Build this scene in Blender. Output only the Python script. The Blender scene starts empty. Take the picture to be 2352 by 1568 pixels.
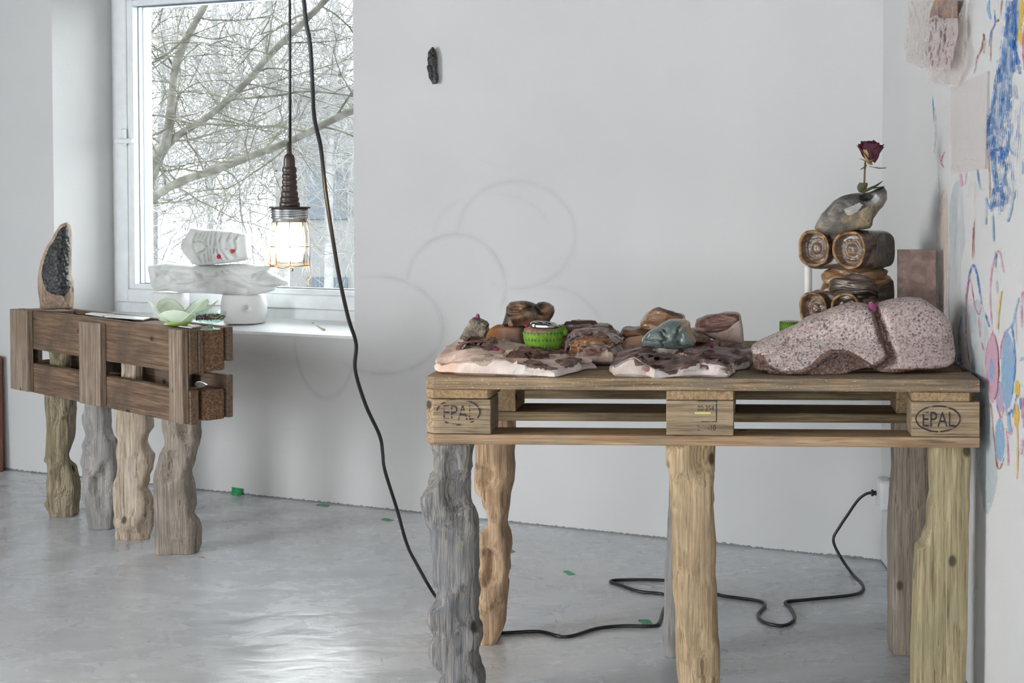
import bpy, bmesh, math, random
from mathutils import Vector, Matrix, noise as mn

S = bpy.context.scene
COL = S.collection
random.seed(7)

# ------------------------------------------------------------------ camera
F, PX, PY, HC = 3290.0, 1600.0, 528.0, 1.128
TILT = math.atan(0.025)
cam_d = bpy.data.cameras.new('camera')
cam_d.sensor_width = 36.0
cam_d.lens = F / 2352 * 36
cam_d.shift_x = -(PX - 1176) / 2352
cam_d.shift_y = -(784 - PY) / 2352
cam = bpy.data.objects.new('camera', cam_d)
cam.location = (0, 0, HC)
cam.rotation_euler = (math.pi / 2 - TILT, 0, 0)
COL.objects.link(cam)
S.camera = cam

# ------------------------------------------------------------------ world
SKY = 9.6
w = bpy.data.worlds.new('overcast_sky')
S.world = w
w.use_nodes = True
bg = w.node_tree.nodes['Background']
bg.inputs[0].default_value = (0.93, 0.97, 1.0, 1)
bg.inputs[1].default_value = SKY

# ------------------------------------------------------------------ daylight of the room's other windows
def area(name, loc, aim, sx, sy, power, col):
    d = bpy.data.lights.new(name, 'AREA')
    d.shape = 'RECTANGLE'; d.size = sx; d.size_y = sy; d.energy = power; d.color = col
    o = bpy.data.objects.new(name, d); o.location = loc
    o.rotation_euler = (Vector(aim) - Vector(loc)).to_track_quat('-Z', 'Y').to_euler()
    COL.objects.link(o); return o
area('daylight_left_window', (-4.75, 1.2, 1.45), (-1.2, 2.6, 0.0), 1.6, 1.4, 95, (0.93, 0.97, 1.0))
area('daylight_rear_window', (-1.6, -3.3, 0.85), (0, 3.0, 0.4), 3.2, 1.5, 16, (1.0, 0.985, 0.965))

# ------------------------------------------------------------------ exposure
vs = S.view_settings
vs.view_transform = 'Standard'; vs.look = 'None'; vs.exposure = -0.08; vs.gamma = 1.0
vs.use_curve_mapping = False
S.cycles.use_denoising = True
S.cycles.max_bounces = 7
S.cycles.diffuse_bounces = 3
S.cycles.glossy_bounces = 3
S.cycles.transmission_bounces = 6
S.cycles.transparent_max_bounces = 10
S.cycles.caustics_refractive = False
S.cycles.use_adaptive_sampling = True
S.cycles.adaptive_threshold = 0.12
S.cycles.adaptive_min_samples = 10
S.cycles.use_light_tree = False

# ------------------------------------------------------------------ measuring helpers (pixel of the photo -> point in the room)
cT, sT = math.cos(TILT), math.sin(TILT)
def ray(x, y):
    dx, dy = (x - PX) / F, (y - PY) / F
    return Vector((dx, cT - sT * dy, -sT - cT * dy))
CAM = Vector((0, 0, HC))
def at_y(x, y, Y):
    r = ray(x, y); return CAM + r * (Y / r.y)
def at_z(x, y, z=0.0):
    r = ray(x, y); return CAM + r * ((z - HC) / r.z)
def at_plane(x, y, p, n):
    r = ray(x, y); return CAM + r * ((p - CAM).dot(n) / r.dot(n))
def px_of(p):
    v = Vector(p) - CAM
    fz = v.y * cT - v.z * sT; dn = -v.y * sT - v.z * cT
    return PX + F * v.x / fz, PY + F * dn / fz

# ------------------------------------------------------------------ scene-graph helpers
def tag(o, label=None, cat=None, group=None, kind=None):
    if label: o['label'] = label
    if cat: o['category'] = cat
    if group: o['group'] = group
    if kind: o['kind'] = kind
    return o
def empty(name, loc, rz=0.0, label=None, cat=None, group=None):
    o = bpy.data.objects.new(name, None); o.empty_display_size = 0.05
    o.location = loc; o.rotation_euler = (0, 0, rz)
    COL.objects.link(o); tag(o, label, cat, group)
    o['_m'] = 0; del o['_m']
    return o
def wm(o):
    m = Matrix.LocRotScale(o.location, o.rotation_euler, o.scale)
    return wm(o.parent) @ m if o.parent else m
def obj(name, me, mat=None, parent=None, loc=None, rot=None, smooth=None):
    if isinstance(me, bmesh.types.BMesh):
        m = bpy.data.meshes.new(name); me.to_mesh(m); me.free(); me = m
    if mat is not None and len(me.materials) == 0: me.materials.append(mat)
    if smooth is not None: me.polygons.foreach_set('use_smooth', [smooth] * len(me.polygons))
    o = bpy.data.objects.new(name, me); COL.objects.link(o)
    if parent: o.parent = parent
    if loc is not None: o.location = loc
    if rot is not None: o.rotation_euler = rot
    return o
def world_obj(name, verts, faces, mat, parent=None, origin=None, smooth=False):
    """mesh given in world coordinates; stored relative to its parent (an empty / object) or to its own origin"""
    m = bpy.data.meshes.new(name)
    if parent is not None:
        inv = wm(parent).inverted(); vv = [inv @ Vector(v) for v in verts]; loc = None
    else:
        if origin is None:
            xs = [v[0] for v in verts]; ys = [v[1] for v in verts]; zs = [v[2] for v in verts]
            origin = Vector(((min(xs) + max(xs)) / 2, (min(ys) + max(ys)) / 2, min(zs)))
        vv = [Vector(v) - Vector(origin) for v in verts]; loc = origin
    m.from_pydata([tuple(v) for v in vv], [], faces); m.update()
    return obj(name, m, mat, parent, loc, smooth=smooth)

# ------------------------------------------------------------------ mesh builders
def box_bm(x0, x1, y0, y1, z0, z1, bev=0.0, seg=1, bm=None, sub=0):
    own = bm is None
    if own: bm = bmesh.new()
    r = bmesh.ops.create_cube(bm, size=1.0)
    for v in r['verts']:
        v.co = Vector(((x0 + x1) / 2 + v.co.x * (x1 - x0), (y0 + y1) / 2 + v.co.y * (y1 - y0), (z0 + z1) / 2 + v.co.z * (z1 - z0)))
    if bev > 0:
        es = list({e for v in r['verts'] for e in v.link_edges})
        bmesh.ops.bevel(bm, geom=es, offset=bev, segments=seg, profile=0.5, affect='EDGES')
    return bm
def prism_bm(pts, z0, z1, bev=0.0, bm=None):
    if bm is None: bm = bmesh.new()
    lo = [bm.verts.new((p[0], p[1], z0)) for p in pts]; hi = [bm.verts.new((p[0], p[1], z1)) for p in pts]
    n = len(pts)
    fs = [bm.faces.new(hi), bm.faces.new(lo[::-1])]
    for i in range(n): fs.append(bm.faces.new((lo[i], lo[(i + 1) % n], hi[(i + 1) % n], hi[i])))
    bmesh.ops.recalc_face_normals(bm, faces=fs)
    if bev > 0:
        bmesh.ops.bevel(bm, geom=list({e for f in fs for e in f.edges}), offset=bev, segments=1, affect='EDGES')
    return bm
def rough_edges(bm, amp, sc, seed):
    for v in bm.verts:
        n = mn.noise_vector(v.co * sc + Vector((seed, seed * 1.7, 0)))
        v.co += n * amp
def lathe(prof, seg=32, bm=None, axis='z', c=(0, 0, 0), cap=False):
    """prof: (radius, height) list"""
    if bm is None: bm = bmesh.new()
    rings = []
    for r, h in prof:
        ring = []
        for k in range(seg):
            a = 2 * math.pi * k / seg
            x, y = r * math.cos(a), r * math.sin(a)
            p = (x, y, h) if axis == 'z' else (x, -h, y)
            ring.append(bm.verts.new((p[0] + c[0], p[1] + c[1], p[2] + c[2])))
        rings.append(ring)
    for a, b in zip(rings, rings[1:]):
        for k in range(seg):
            bm.faces.new((a[k], a[(k + 1) % seg], b[(k + 1) % seg], b[k]))
    if cap:
        bm.faces.new(rings[0][::-1]); bm.faces.new(rings[-1])
    bmesh.ops.recalc_face_normals(bm, faces=bm.faces)
    return bm
def catmull(P, n):
    P = [Vector(p) for p in P]; out = []
    for i in range(len(P) - 1):
        p0 = P[max(i - 1, 0)]; p1 = P[i]; p2 = P[i + 1]; p3 = P[min(i + 2, len(P) - 1)]
        for k in range(n):
            t = k / n
            out.append(0.5 * ((2 * p1) + (p2 - p0) * t + (2 * p0 - 5 * p1 + 4 * p2 - p3) * t * t + (3 * p1 - p0 - 3 * p2 + p3) * t ** 3))
    out.append(P[-1]); return out
def tube(verts, faces, pts, rad, seg=6, cap=True):
    """append a tube to verts/faces lists; rad is a number or a list"""
    n = len(pts); base = len(verts)
    up = Vector((0.13, 0.3, 1)).normalized()
    for i, p in enumerate(pts):
        d = (pts[min(i + 1, n - 1)] - pts[max(i - 1, 0)])
        d = d.normalized() if d.length > 1e-9 else Vector((0, 0, 1))
        a = d.cross(up)
        if a.length < 1e-3: a = d.cross(Vector((1, 0, 0)))
        a.normalize(); b = d.cross(a)
        r = rad[i] if isinstance(rad, (list, tuple)) else rad
        for k in range(seg):
            t = 2 * math.pi * k / seg
            verts.append(p + a * (r * math.cos(t)) + b * (r * math.sin(t)))
    for i in range(n - 1):
        for k in range(seg):
            A = base + i * seg; B = A + seg
            faces.append((A + k, A + (k + 1) % seg, B + (k + 1) % seg, B + k))
    if cap:
        faces.append(tuple(base + k for k in range(seg))[::-1]); faces.append(tuple(base + (n - 1) * seg + k for k in range(seg)))
def tube_obj(name, pts, rad, mat, parent=None, seg=8, origin=None):
    V, Fc = [], []; tube(V, Fc, pts, rad, seg)
    return world_obj(name, V, Fc, mat, parent, origin, smooth=True)
def resample(poly, n):
    P = [Vector(p) for p in poly]; P.append(P[0])
    L = [0]
    for a, b in zip(P, P[1:]): L.append(L[-1] + (b - a).length)
    out = []; j = 0
    for i in range(n):
        t = L[-1] * i / n
        while L[j + 1] < t: j += 1
        u = (t - L[j]) / max(L[j + 1] - L[j], 1e-9)
        out.append(P[j].lerp(P[j + 1], u))
    return out
def fbm(p, sc, oct=4, seed=0):
    return mn.fractal(p * sc + Vector((seed * 3.1, seed * 7.7, seed * 1.3)), 1.0, 2.0, oct)
def seg_dist(p, a, b):
    ab = b - a; t = max(0, min(1, (p - a).dot(ab) / max(ab.length_squared, 1e-12)))
    return (p - (a + ab * t)).length
def line_dist(p, L):
    return min(seg_dist(p, a, b) for a, b in zip(L, L[1:]))
def inflate(name, poly, Y, half, mat, parent=None, n=120, rings=22, pw=2.6, center=None, yoff=None, disp=None, depth_px=None, smooth=True, rim=0.0):
    """solid stone: outline measured in the photo at distance Y, rounded towards and away from the camera with its own half depth.
    disp(px, py, s, front) -> extra metres towards the camera / outward; yoff(px,py) leans the mid plane"""
    B = resample([(p[0], p[1], 0) for p in poly], n)
    if center is None:
        c = Vector((0, 0, 0))
        for b in B: c += b
        c /= n
    else: c = Vector((center[0], center[1], 0))
    V, Fc = [], []
    ss = [1 - (i / rings) ** 1.6 for i in range(rings)]       # 1 -> ~0
    ss = [max(s, 0.0) for s in ss]
    def P(pp, dy):
        yo = yoff(pp.x, pp.y) if yoff else 0.0
        return at_y(pp.x, pp.y, Y + yo) + Vector((0, dy, 0))
    idx = {}
    for side in (-1, 1):
        for i, s in enumerate(ss):
            for k in range(n):
                if i == 0 and side == 1: idx[(side, 0, k)] = idx[(-1, 0, k)]; continue
                pp = c + (B[k] - c) * s
                t = half * max(0.0, 1 - s ** pw) ** (1 / pw)
                d = 0.0
                if disp: d = disp(pp.x, pp.y, s, side == -1)
                idx[(side, i, k)] = len(V)
                V.append(P(pp, side * (t + d * (1 - s ** 8))))
        pp = c; d = disp(pp.x, pp.y, 0, side == -1) if disp else 0.0
        idx[(side, rings, 0)] = len(V); V.append(P(pp, side * (half + d)))
    for side in (-1, 1):
        for i in range(rings - 1):
            for k in range(n):
                q = (idx[(side, i, k)], idx[(side, i, (k + 1) % n)], idx[(side, i + 1, (k + 1) % n)], idx[(side, i + 1, k)])
                Fc.append(q if side == -1 else q[::-1])
        for k in range(n):
            q = (idx[(side, rings - 1, k)], idx[(side, rings - 1, (k + 1) % n)], idx[(side, rings, 0)])
            Fc.append(q if side == -1 else q[::-1])
    o = world_obj(name, V, Fc, mat, parent, smooth=smooth)
    bm = bmesh.new(); bm.from_mesh(o.data); bmesh.ops.recalc_face_normals(bm, faces=bm.faces); bm.to_mesh(o.data); bm.free()
    o.data.polygons.foreach_set('use_smooth', [smooth] * len(o.data.polygons))
    return o
def displace(o, f):
    """move every vertex along its normal by f(world-ish local co, normal)"""
    me = o.data
    ns = [v.normal.copy() for v in me.vertices]
    for v, nrm in zip(me.vertices, ns):
        v.co += nrm * f(v.co, nrm)
    me.update(); return o

# ------------------------------------------------------------------ material helpers
class NT:
    def __init__(s, name):
        s.m = bpy.data.materials.new(name); s.m.use_nodes = True; s.t = s.m.node_tree
        s.b = s.t.nodes['Principled BSDF']; s.out = s.t.nodes['Material Output']
    def n(s, typ, ins=None, **props):
        nd = s.t.nodes.new('ShaderNode' + typ)
        for k, v in props.items(): setattr(nd, k, v)
        for k, v in (ins or {}).items(): s.set(nd.inputs[k], v)
        return nd
    def set(s, sock, v):
        if isinstance(v, bpy.types.NodeSocket): s.t.links.new(v, sock)
        elif isinstance(v, bpy.types.Node): s.t.links.new(v.outputs[0], sock)
        else:
            if sock.type == 'RGBA' and len(v) == 3: v = (*v, 1)
            sock.default_value = v
    def math(s, op, a, b=None, c=None, clamp=False):
        nd = s.t.nodes.new('ShaderNodeMath'); nd.operation = op; nd.use_clamp = clamp
        for i, v in enumerate((a, b, c)):
            if v is not None: s.set(nd.inputs[i], v)
        return nd.outputs[0]
    def coord(s, kind='Object', scale=(1, 1, 1), loc=(0, 0, 0), rnd=False, rot=(0, 0, 0)):
        tc = s.n('TexCoord').outputs[kind]
        if rnd:
            oi = s.n('ObjectInfo').outputs['Random']
            k = s.math('MULTIPLY', oi, 37.0)
            cv = s.n('CombineXYZ', {0: k, 1: s.math('MULTIPLY', oi, 91.0), 2: s.math('MULTIPLY', oi, 53.0)})
            tc = s.n('VectorMath', {0: tc, 1: cv}, operation='ADD').outputs[0]
        return s.n('Mapping', {'Vector': tc, 'Scale': scale, 'Location': loc, 'Rotation': rot}).outputs[0]
    def noise(s, vec, scale=5, detail=4, rough=0.55, dist=0.0, out='Fac'):
        return s.n('TexNoise', {'Vector': vec, 'Scale': scale, 'Detail': detail, 'Roughness': rough, 'Distortion': dist}).outputs[out]
    def voro(s, vec, scale=5, feature='F1', out='Distance', rnd=1.0):
        return s.n('TexVoronoi', {'Vector': vec, 'Scale': scale, 'Randomness': rnd}, feature=feature).outputs[out]
    def ramp(s, fac, stops, interp='LINEAR'):
        r = s.n('ValToRGB', {'Fac': fac}); cr = r.color_ramp; cr.interpolation = interp
        while len(cr.elements) < len(stops): cr.elements.new(0.5)
        for e, (p, c) in zip(cr.elements, stops):
            e.position = p; e.color = (*c, 1) if len(c) == 3 else c
        return r.outputs[0]
    def mix(s, fac, a, b, mode='MIX'):
        nd = s.n('MixRGB', {'Fac': fac, 'Color1': a, 'Color2': b}, blend_type=mode); return nd.outputs[0]
    def bump(s, h, strength=0.3, dist=0.01):
        nd = s.n('Bump', {'Height': h, 'Strength': strength, 'Distance': dist}); s.set(s.b.inputs['Normal'], nd.outputs[0]); return nd
    def base(s, col=None, rough=0.6, metal=0.0, spec=0.5, **kw):
        if col is not None: s.set(s.b.inputs['Base Color'], col)
        s.set(s.b.inputs['Roughness'], rough); s.b.inputs['Metallic'].default_value = metal
        s.b.inputs['Specular IOR Level'].default_value = spec
        for k, v in kw.items(): s.set(s.b.inputs[k.replace('_', ' ')], v)
        return s.m
def plain(name, col, rough=0.6, metal=0.0, spec=0.5, **kw):
    t = NT(name); v = t.coord(rnd=True); f = t.noise(v, 18, 4)
    c = t.mix(f, tuple(x * 0.86 for x in col), tuple(min(1, x * 1.12) for x in col))
    return t.base(c, rough, metal, spec, **kw)
def wood(name, dark, mid, light, axis=2, grain=1.0, rough=0.82, bump=0.5, stain=(0.2, 0.19, 0.18), stain_amt=0.45, spots=None):
    t = NT(name)
    sc = [150 * grain] * 3; sc[axis] = 4.5 * grain
    v = t.coord(scale=tuple(sc), rnd=True)
    g1 = t.noise(v, 1.0, 5, 0.6, 0.6)
    sc2 = [520 * grain] * 3; sc2[axis] = 16 * grain
    g2 = t.noise(t.coord(scale=tuple(sc2), rnd=True), 1.0, 3, 0.6)
    v3 = t.coord(rnd=True)
    big = t.noise(v3, 7.0, 4, 0.6, 0.4)
    f = t.math('ADD', t.math('MULTIPLY', g1, 0.65), t.math('MULTIPLY', g2, 0.35))
    c = t.ramp(f, [(0.36, dark), (0.5, mid), (0.63, light)])
    c = t.mix(t.math('MULTIPLY', t.ramp(big, [(0.45, (0, 0, 0)), (0.66, (1, 1, 1))]), stain_amt), c, stain)
    sc4 = [230 * grain] * 3; sc4[axis] = 7 * grain
    fl = t.ramp(t.noise(t.coord(scale=tuple(sc4), rnd=True), 1.0, 2), [(0.66, (0, 0, 0)), (0.72, (1, 1, 1))])
    c = t.mix(t.math('MULTIPLY', fl, 0.6), c, tuple(x * 0.45 for x in dark))
    kn = t.voro(t.coord(scale=tuple(4.0 if i == axis else 6.0 for i in range(3)), rnd=True), 1.7)
    c = t.mix(t.ramp(kn, [(0.07, (0.9, 0.9, 0.9)), (0.12, (0, 0, 0))]), c, tuple(x * 0.3 for x in dark))
    if spots: 
        sp = t.ramp(t.noise(t.coord(scale=tuple(130 if i == axis else 420 for i in range(3)), rnd=True), 1.0, 2), [(0.66, (0, 0, 0)), (0.70, (1, 1, 1))])
        c = t.mix(t.math('MULTIPLY', sp, 0.7), c, spots)
    t.bump(t.math('ADD', f, t.math('MULTIPLY', fl, -0.4)), bump, 0.004)
    return t.base(c, rough, 0, 0.3)
# ------------------------------------------------------------------ surface materials
def wall_material(name, arcs=()):
    t = NT(name)
    v = t.coord()
    n1 = t.noise(v, 1.3, 2, 0.5)
    c = t.ramp(n1, [(0.3, (0.585, 0.58, 0.575)), (0.7, (0.65, 0.643, 0.635))])
    if arcs:
        sx = t.n('SeparateXYZ', {0: v})
        wob = t.math('MULTIPLY', t.math('SUBTRACT', t.noise(v, 3.0, 2), 0.5), 0.05)
        grit = t.noise(t.coord(scale=(1, 1, 1)), 160, 2)
        patch = t.ramp(t.noise(v, 9, 2), [(0.3, (0.25, 0.25, 0.25)), (0.65, (1, 1, 1))])
        tot = None
        for (uc, zc, ru, rz, a0, a1, amt) in arcs:
            dx = t.math('DIVIDE', t.math('SUBTRACT', sx.outputs[0], uc), -ru)
            dz = t.math('DIVIDE', t.math('SUBTRACT', sx.outputs[2], zc), rz)
            r = t.math('SQRT', t.math('ADD', t.math('MULTIPLY', dx, dx), t.math('MULTIPLY', dz, dz)))
            e = t.math('ADD', t.math('SUBTRACT', r, 1.0), wob)
            ae = t.math('ABSOLUTE', e)
            soft = t.n('MapRange', {0: ae, 1: 0.10, 2: 0.0, 3: 0.0, 4: 0.30}).outputs[0]
            l1 = t.n('MapRange', {0: ae, 1: 0.016, 2: 0.0, 3: 0.0, 4: 0.35}).outputs[0]
            l2 = t.n('MapRange', {0: t.math('ABSOLUTE', t.math('ADD', e, t.math('ADD', 0.035, wob))), 1: 0.014, 2: 0.0, 3: 0.0, 4: 0.22}).outputs[0]
            k = t.math('ADD', soft, t.math('ADD', l1, l2))
            # angle window: rotate so that the middle of the arc sits at angle zero
            mid = math.radians((a0 + a1) / 2); hw = math.radians((a1 - a0) / 2)
            cm, sm = math.cos(mid), math.sin(mid)
            rx = t.math('ADD', t.math('MULTIPLY', dx, cm), t.math('MULTIPLY', dz, sm))
            ry = t.math('SUBTRACT', t.math('MULTIPLY', dz, cm), t.math('MULTIPLY', dx, sm))
            ang = t.math('ABSOLUTE', t.math('ARCTAN2', ry, rx))
            k = t.math('MULTIPLY', k, t.n('MapRange', {0: ang, 1: hw + 0.12, 2: hw - 0.12, 3: 0.0, 4: amt}).outputs[0])
            tot = k if tot is None else t.math('MAXIMUM', tot, k)
        tot = t.math('MULTIPLY', tot, t.math('MULTIPLY', patch, t.math('ADD', 0.15, grit)))
        c = t.mix(t.math('MINIMUM', tot, 0.8), c, (0.22, 0.21, 0.22))
    t.bump(t.noise(v, 9, 3, 0.6), 0.22, 0.012)
    return t.base(c, 0.85, 0, 0.3)

def floor_material():
    t = NT('painted_concrete_floor')
    v = t.coord(); vs_ = t.coord(scale=(3.0, 5.5, 1), rot=(0, 0, math.radians(-12)))
    n1 = t.noise(v, 1.1, 3, 0.55, 0.3); n2 = t.noise(vs_, 2.2, 4, 0.62, 0.5)
    f = t.math('ADD', t.math('MULTIPLY', n1, 0.8), t.math('MULTIPLY', n2, 0.2))
    c = t.ramp(f, [(0.28, (0.53, 0.565, 0.60)), (0.5, (0.63, 0.66, 0.69)), (0.66, (0.70, 0.725, 0.745))])
    sp = t.ramp(t.noise(v, 48, 1), [(0.75, (0, 0, 0)), (0.79, (1, 1, 1))])
    c = t.mix(t.math('MULTIPLY', sp, 0.4), c, (0.30, 0.27, 0.24))
    st = t.ramp(t.noise(t.coord(scale=(9, 34, 1), rot=(0, 0, math.radians(-20))), 1.5, 3), [(0.64, (0, 0, 0)), (0.72, (1, 1, 1))])
    c = t.mix(t.math('MULTIPLY', st, 0.05), c, (0.75, 0.76, 0.77))
    warm = t.ramp(t.noise(v, 2.3, 3), [(0.52, (0, 0, 0)), (0.7, (1, 1, 1))])
    c = t.mix(t.math('MULTIPLY', warm, 0.3), c, (0.52, 0.49, 0.465))
    rg = t.ramp(n2, [(0.35, (0.16, 0.16, 0.16)), (0.65, (0.34, 0.34, 0.34))])
    h = t.math('ADD', t.math('MULTIPLY', t.noise(vs_, 2.2, 3, 0.6, 0.5), 0.7), t.math('MULTIPLY', t.noise(v, 5, 1, 0.5, 0.6), 0.8))
    t.bump(h, 0.10, 0.03)
    return t.base(c, rg, 0, 0.55)

M_floor = floor_material()
M_wall = wall_material('plaster_wall')
M_frame = plain('white_window_plastic', (0.80, 0.82, 0.83), 0.35)
def pane_material():
    t = NT('window_glass'); t.t.nodes.remove(t.b)
    fr = t.n('LayerWeight', {'Blend': 0.12})
    m = t.n('MixShader', {0: fr.outputs['Fresnel'], 1: t.n('BsdfTransparent', {0: (0.97, 0.985, 0.98, 1)}).outputs[0], 2: t.n('BsdfGlossy', {'Roughness': 0.02}).outputs[0]})
    t.t.links.new(m.outputs[0], t.out.inputs[0]); return t.m
M_pane = pane_material()

# ------------------------------------------------------------------ room shell
C0 = at_z(2024, 1289); L0 = at_z(8, 1078)
UD = (L0 - C0); UD.z = 0; UD.normalize()
WROT = math.atan2(UD.y, UD.x)
def frame_matrix(loc, rz): return Matrix.Translation(loc) @ Matrix.Rotation(rz, 4, 'Z')
WM = frame_matrix(C0, WROT); WI = WM.inverted()
WNRM = (WM.to_3x3() @ Vector((0, 1, 0)))                    # into the room
def at_wall(x, y, off=0.0): return at_plane(x, y, C0 + WNRM * off, WNRM)
def wall_uz(x, y, off=0.0):
    p = WI @ at_wall(x, y, off); return p.x, p.z
WALLH = 3.0
u_r = (wall_uz(810, 60)[0] + wall_uz(815, 740)[0]) / 2
u_l = (wall_uz(118, 60)[0] + wall_uz(124.5, 480)[0]) / 2
z_s = wall_uz(700, 766.5)[1]; z_t = 2.12
REV = 0.31
arcs = []
for (cx, cy, rx, ry, a0, a1, amt) in [(1187, 539, 135, 124, -110, 182, 0.55), (1049, 654, 113, 117, -22, 182, 0.75),
                                      (870, 746, 149, 112, -118, 105, 0.8), (747, 779, 70, 135, 180, 362, 0.75),
                                      (1261, 779, 129, 122, 0, 92, 0.45), (1132, 535, 133, 91, 15, 185, 0.25)]:
    uc, zc = wall_uz(cx, cy); ul = wall_uz(cx - rx, cy)[0]; ur = wall_uz(cx + rx, cy)[0]; zt = wall_uz(cx, cy - ry)[1]; zb = wall_uz(cx, cy + ry)[1]
    arcs.append(((ul + ur) / 2, (zt + zb) / 2, (ul - ur) / 2, (zt - zb) / 2, a0, a1, amt))
bm = bmesh.new()
TH = 0.40
ua = wall_uz(1410, 700)[0]; za = wall_uz(700, 930)[1]; zb_ = wall_uz(1187, 400)[1]; ub_ = wall_uz(660, 800)[0]
for (a, b, z0, z1, mi) in [(u_l, 6.2, -0.02, WALLH, 0), (-0.45, ua, -0.02, WALLH, 0), (ua, u_r, -0.02, za, 0), (ua, u_r, za, zb_, 1), (ua, u_r, zb_, WALLH, 0),
                           (ub_, u_l, -0.02, z_s, 0), (u_r, ub_, -0.02, za, 0), (u_r, ub_, za, z_s, 1), (u_r, u_l, z_t, WALLH, 0)]:
    nf = set(bm.faces); box_bm(a, b, -TH, 0, z0, z1, bm=bm)
    for f_ in set(bm.faces) - nf: f_.material_index = mi
wall_back = tag(obj('wall_back', bm, M_wall, None, C0, (0, 0, WROT)), kind='structure')
wall_back.data.materials.append(wall_material('plaster_wall_with_pencil_circles', arcs))
wall_back['label'] = 'grey white plaster wall with faint pencil circles and a deep window opening'
# right wall, from the corner towards the camera
RD = Vector((0.0485, -1.0, 0)).normalized()
RROT = math.atan2(RD.y, RD.x)
RM = frame_matrix(C0, RROT); RI = RM.inverted()
RN = RM.to_3x3() @ Vector((0, -1, 0))                        # into the room
def at_right(x, y, off=0.0): return at_plane(x, y, C0 + RN * off, RN)
wall_right = tag(obj('wall_right', box_bm(-0.3, 7.6, 0, 0.25, -0.02, WALLH), M_wall, None, C0, (0, 0, RROT)), kind='structure')
wall_right['label'] = 'white wall with blue, pink and yellow watercolour strokes'
obj_l = tag(obj('wall_left', box_bm(-0.2, 0, -3.6, 0.35, -0.02, WALLH), M_wall, None, (-4.9, 0, 0)), kind='structure')
bm = box_bm(-0.2, 0, 2.05, 7.2, -0.02, WALLH); box_bm(-0.2, 0, 0.35, 2.05, 2.2, WALLH, bm=bm)
tag(obj('wall_left', bm, M_wall, None, (-4.9, 0, 0)), kind='structure')
bm = box_bm(-5.1, -3.3, -3.6, -3.4, -0.02, WALLH); box_bm(0.1, 1.4, -3.6, -3.4, -0.02, WALLH, bm=bm)
box_bm(-3.3, 0.1, -3.6, -3.4, 1.62, WALLH, bm=bm)
tag(obj('wall_rear', bm, M_wall), kind='structure')
tag(obj('floor', box_bm(-5.1, 1.5, -3.6, 7.3, -0.1, 0.0), M_floor), kind='structure')
tag(obj('ceiling', box_bm(-5.1, 1.5, -3.6, 7.3, WALLH, WALLH + 0.1), plain('bounce_cutting_ceiling', (0.10, 0.095, 0.09), 0.8)), kind='structure')  # unseen ceiling, made dark to cut the bounce onto the upper walls

# ragged paint line where wall meets floor
def ragged(nm, M, a, b, n, seed, sy):
    V, Fc = [], []
    for i in range(n + 1):
        u = a + (b - a) * i / n
        h = 0.005 + 0.006 * max(0, mn.noise(Vector((u * 5, seed, 0)))) + 0.004 * mn.noise(Vector((u * 70, seed, 3))) + .003 * mn.noise(Vector((u * 160, seed, 3)))
        h = max(h, 0.002)
        for (yy, zz) in ((0.0015, 0.0), (0.0015, h), (0.0, h)):
            V.append(M @ Vector((u, yy * sy, zz)))
    for i in range(n):
        A = i * 3; B = A + 3
        for k in range(2): Fc.append((A + k, B + k, B + k + 1, A + k + 1))
    return tag(world_obj(nm, V, Fc, M_edge, smooth=False), kind='structure')
M_edge = plain('floor_paint_edge', (0.20, 0.215, 0.225), 0.6)
ragged('baseboard_back', WM, 0.0, 4.2, 1500, 1.0, 1)
ragged('baseboard_right', RM, 0.0, 3.0, 500, 4.0, -1)

# ------------------------------------------------------------------ window
def wp(x, y, off): 
    p = WI @ at_wall(x, y, off); return p.x, p.z
win = empty('window_1', C0, WROT); win['kind'] = 'structure'
win['label'] = 'white plastic framed window looking onto bare trees'
ug, zgb = wp(311, 652, -REV); _, zgt = wp(305.5, 13, -REV)
ug = (wp(305.5, 13, -REV)[0] + ug) / 2
us0 = wp(266, 300, -REV)[0]                                   # sash outer edge, left
zs0 = wp(700, 709, -REV)[1]                                   # sash outer edge, bottom
ub = wp(295, 300, -REV)[0]; zb = wp(700, 677, -REV)[1]
ur_ = u_r - 0.02
def ring(name, outer, inner, y0, y1, mat, bev=0.003):
    (a0, a1, c0, c1), (b0, b1, d0, d1) = outer, inner         # u range, z range
    bm = bmesh.new()
    for (x0, x1, z0, z1) in [(a0, b0, c0, c1), (b1, a1, c0, c1), (b0, b1, c0, d0), (b0, b1, d1, c1)]:
        box_bm(x0, x1, y0, y1, z0, z1, bev, 1, bm)
    return obj(name, bm, mat, win)
ring('frame', (u_r - 0.05, u_l + 0.03, z_s - 0.02, z_t + 0.02), (u_r + 0.03, us0 - 0.0, zs0, zgt + 0.075), -REV - 0.09, -REV, M_frame)
ring('sash', (u_r + 0.025, us0, zs0 + 0.001, zgt + 0.074), (u_r + 0.075, ub, zb, zgt + 0.022), -REV - 0.075, -REV + 0.012, M_frame)
ring('glazing_bead', (u_r + 0.074, ub + 0.001, zb - 0.001, zgt + 0.023), (u_r + 0.09, ug, zgb, zgt), -REV - 0.03, -REV + 0.006, M_frame, 0.004)
M_spacer = plain('dark_glass_spacer', (0.12, 0.17, 0.20), 0.3)
ring('spacer', (u_r + 0.09, ug + 0.002, zgb - 0.002, zgt + 0.002), (u_r + 0.094, ug - 0.0022, zgb + 0.003, zgt - 0.005), -REV - 0.030, -REV - 0.026, M_spacer, 0.0)
ring('spacer', (u_r + 0.09, ug + 0.002, zgb - 0.002, zgt + 0.002), (u_r + 0.094, ug - 0.0025, zgb + 0.003, zgt - 0.003), -REV - 0.056, -REV - 0.050, M_spacer, 0.0)
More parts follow.
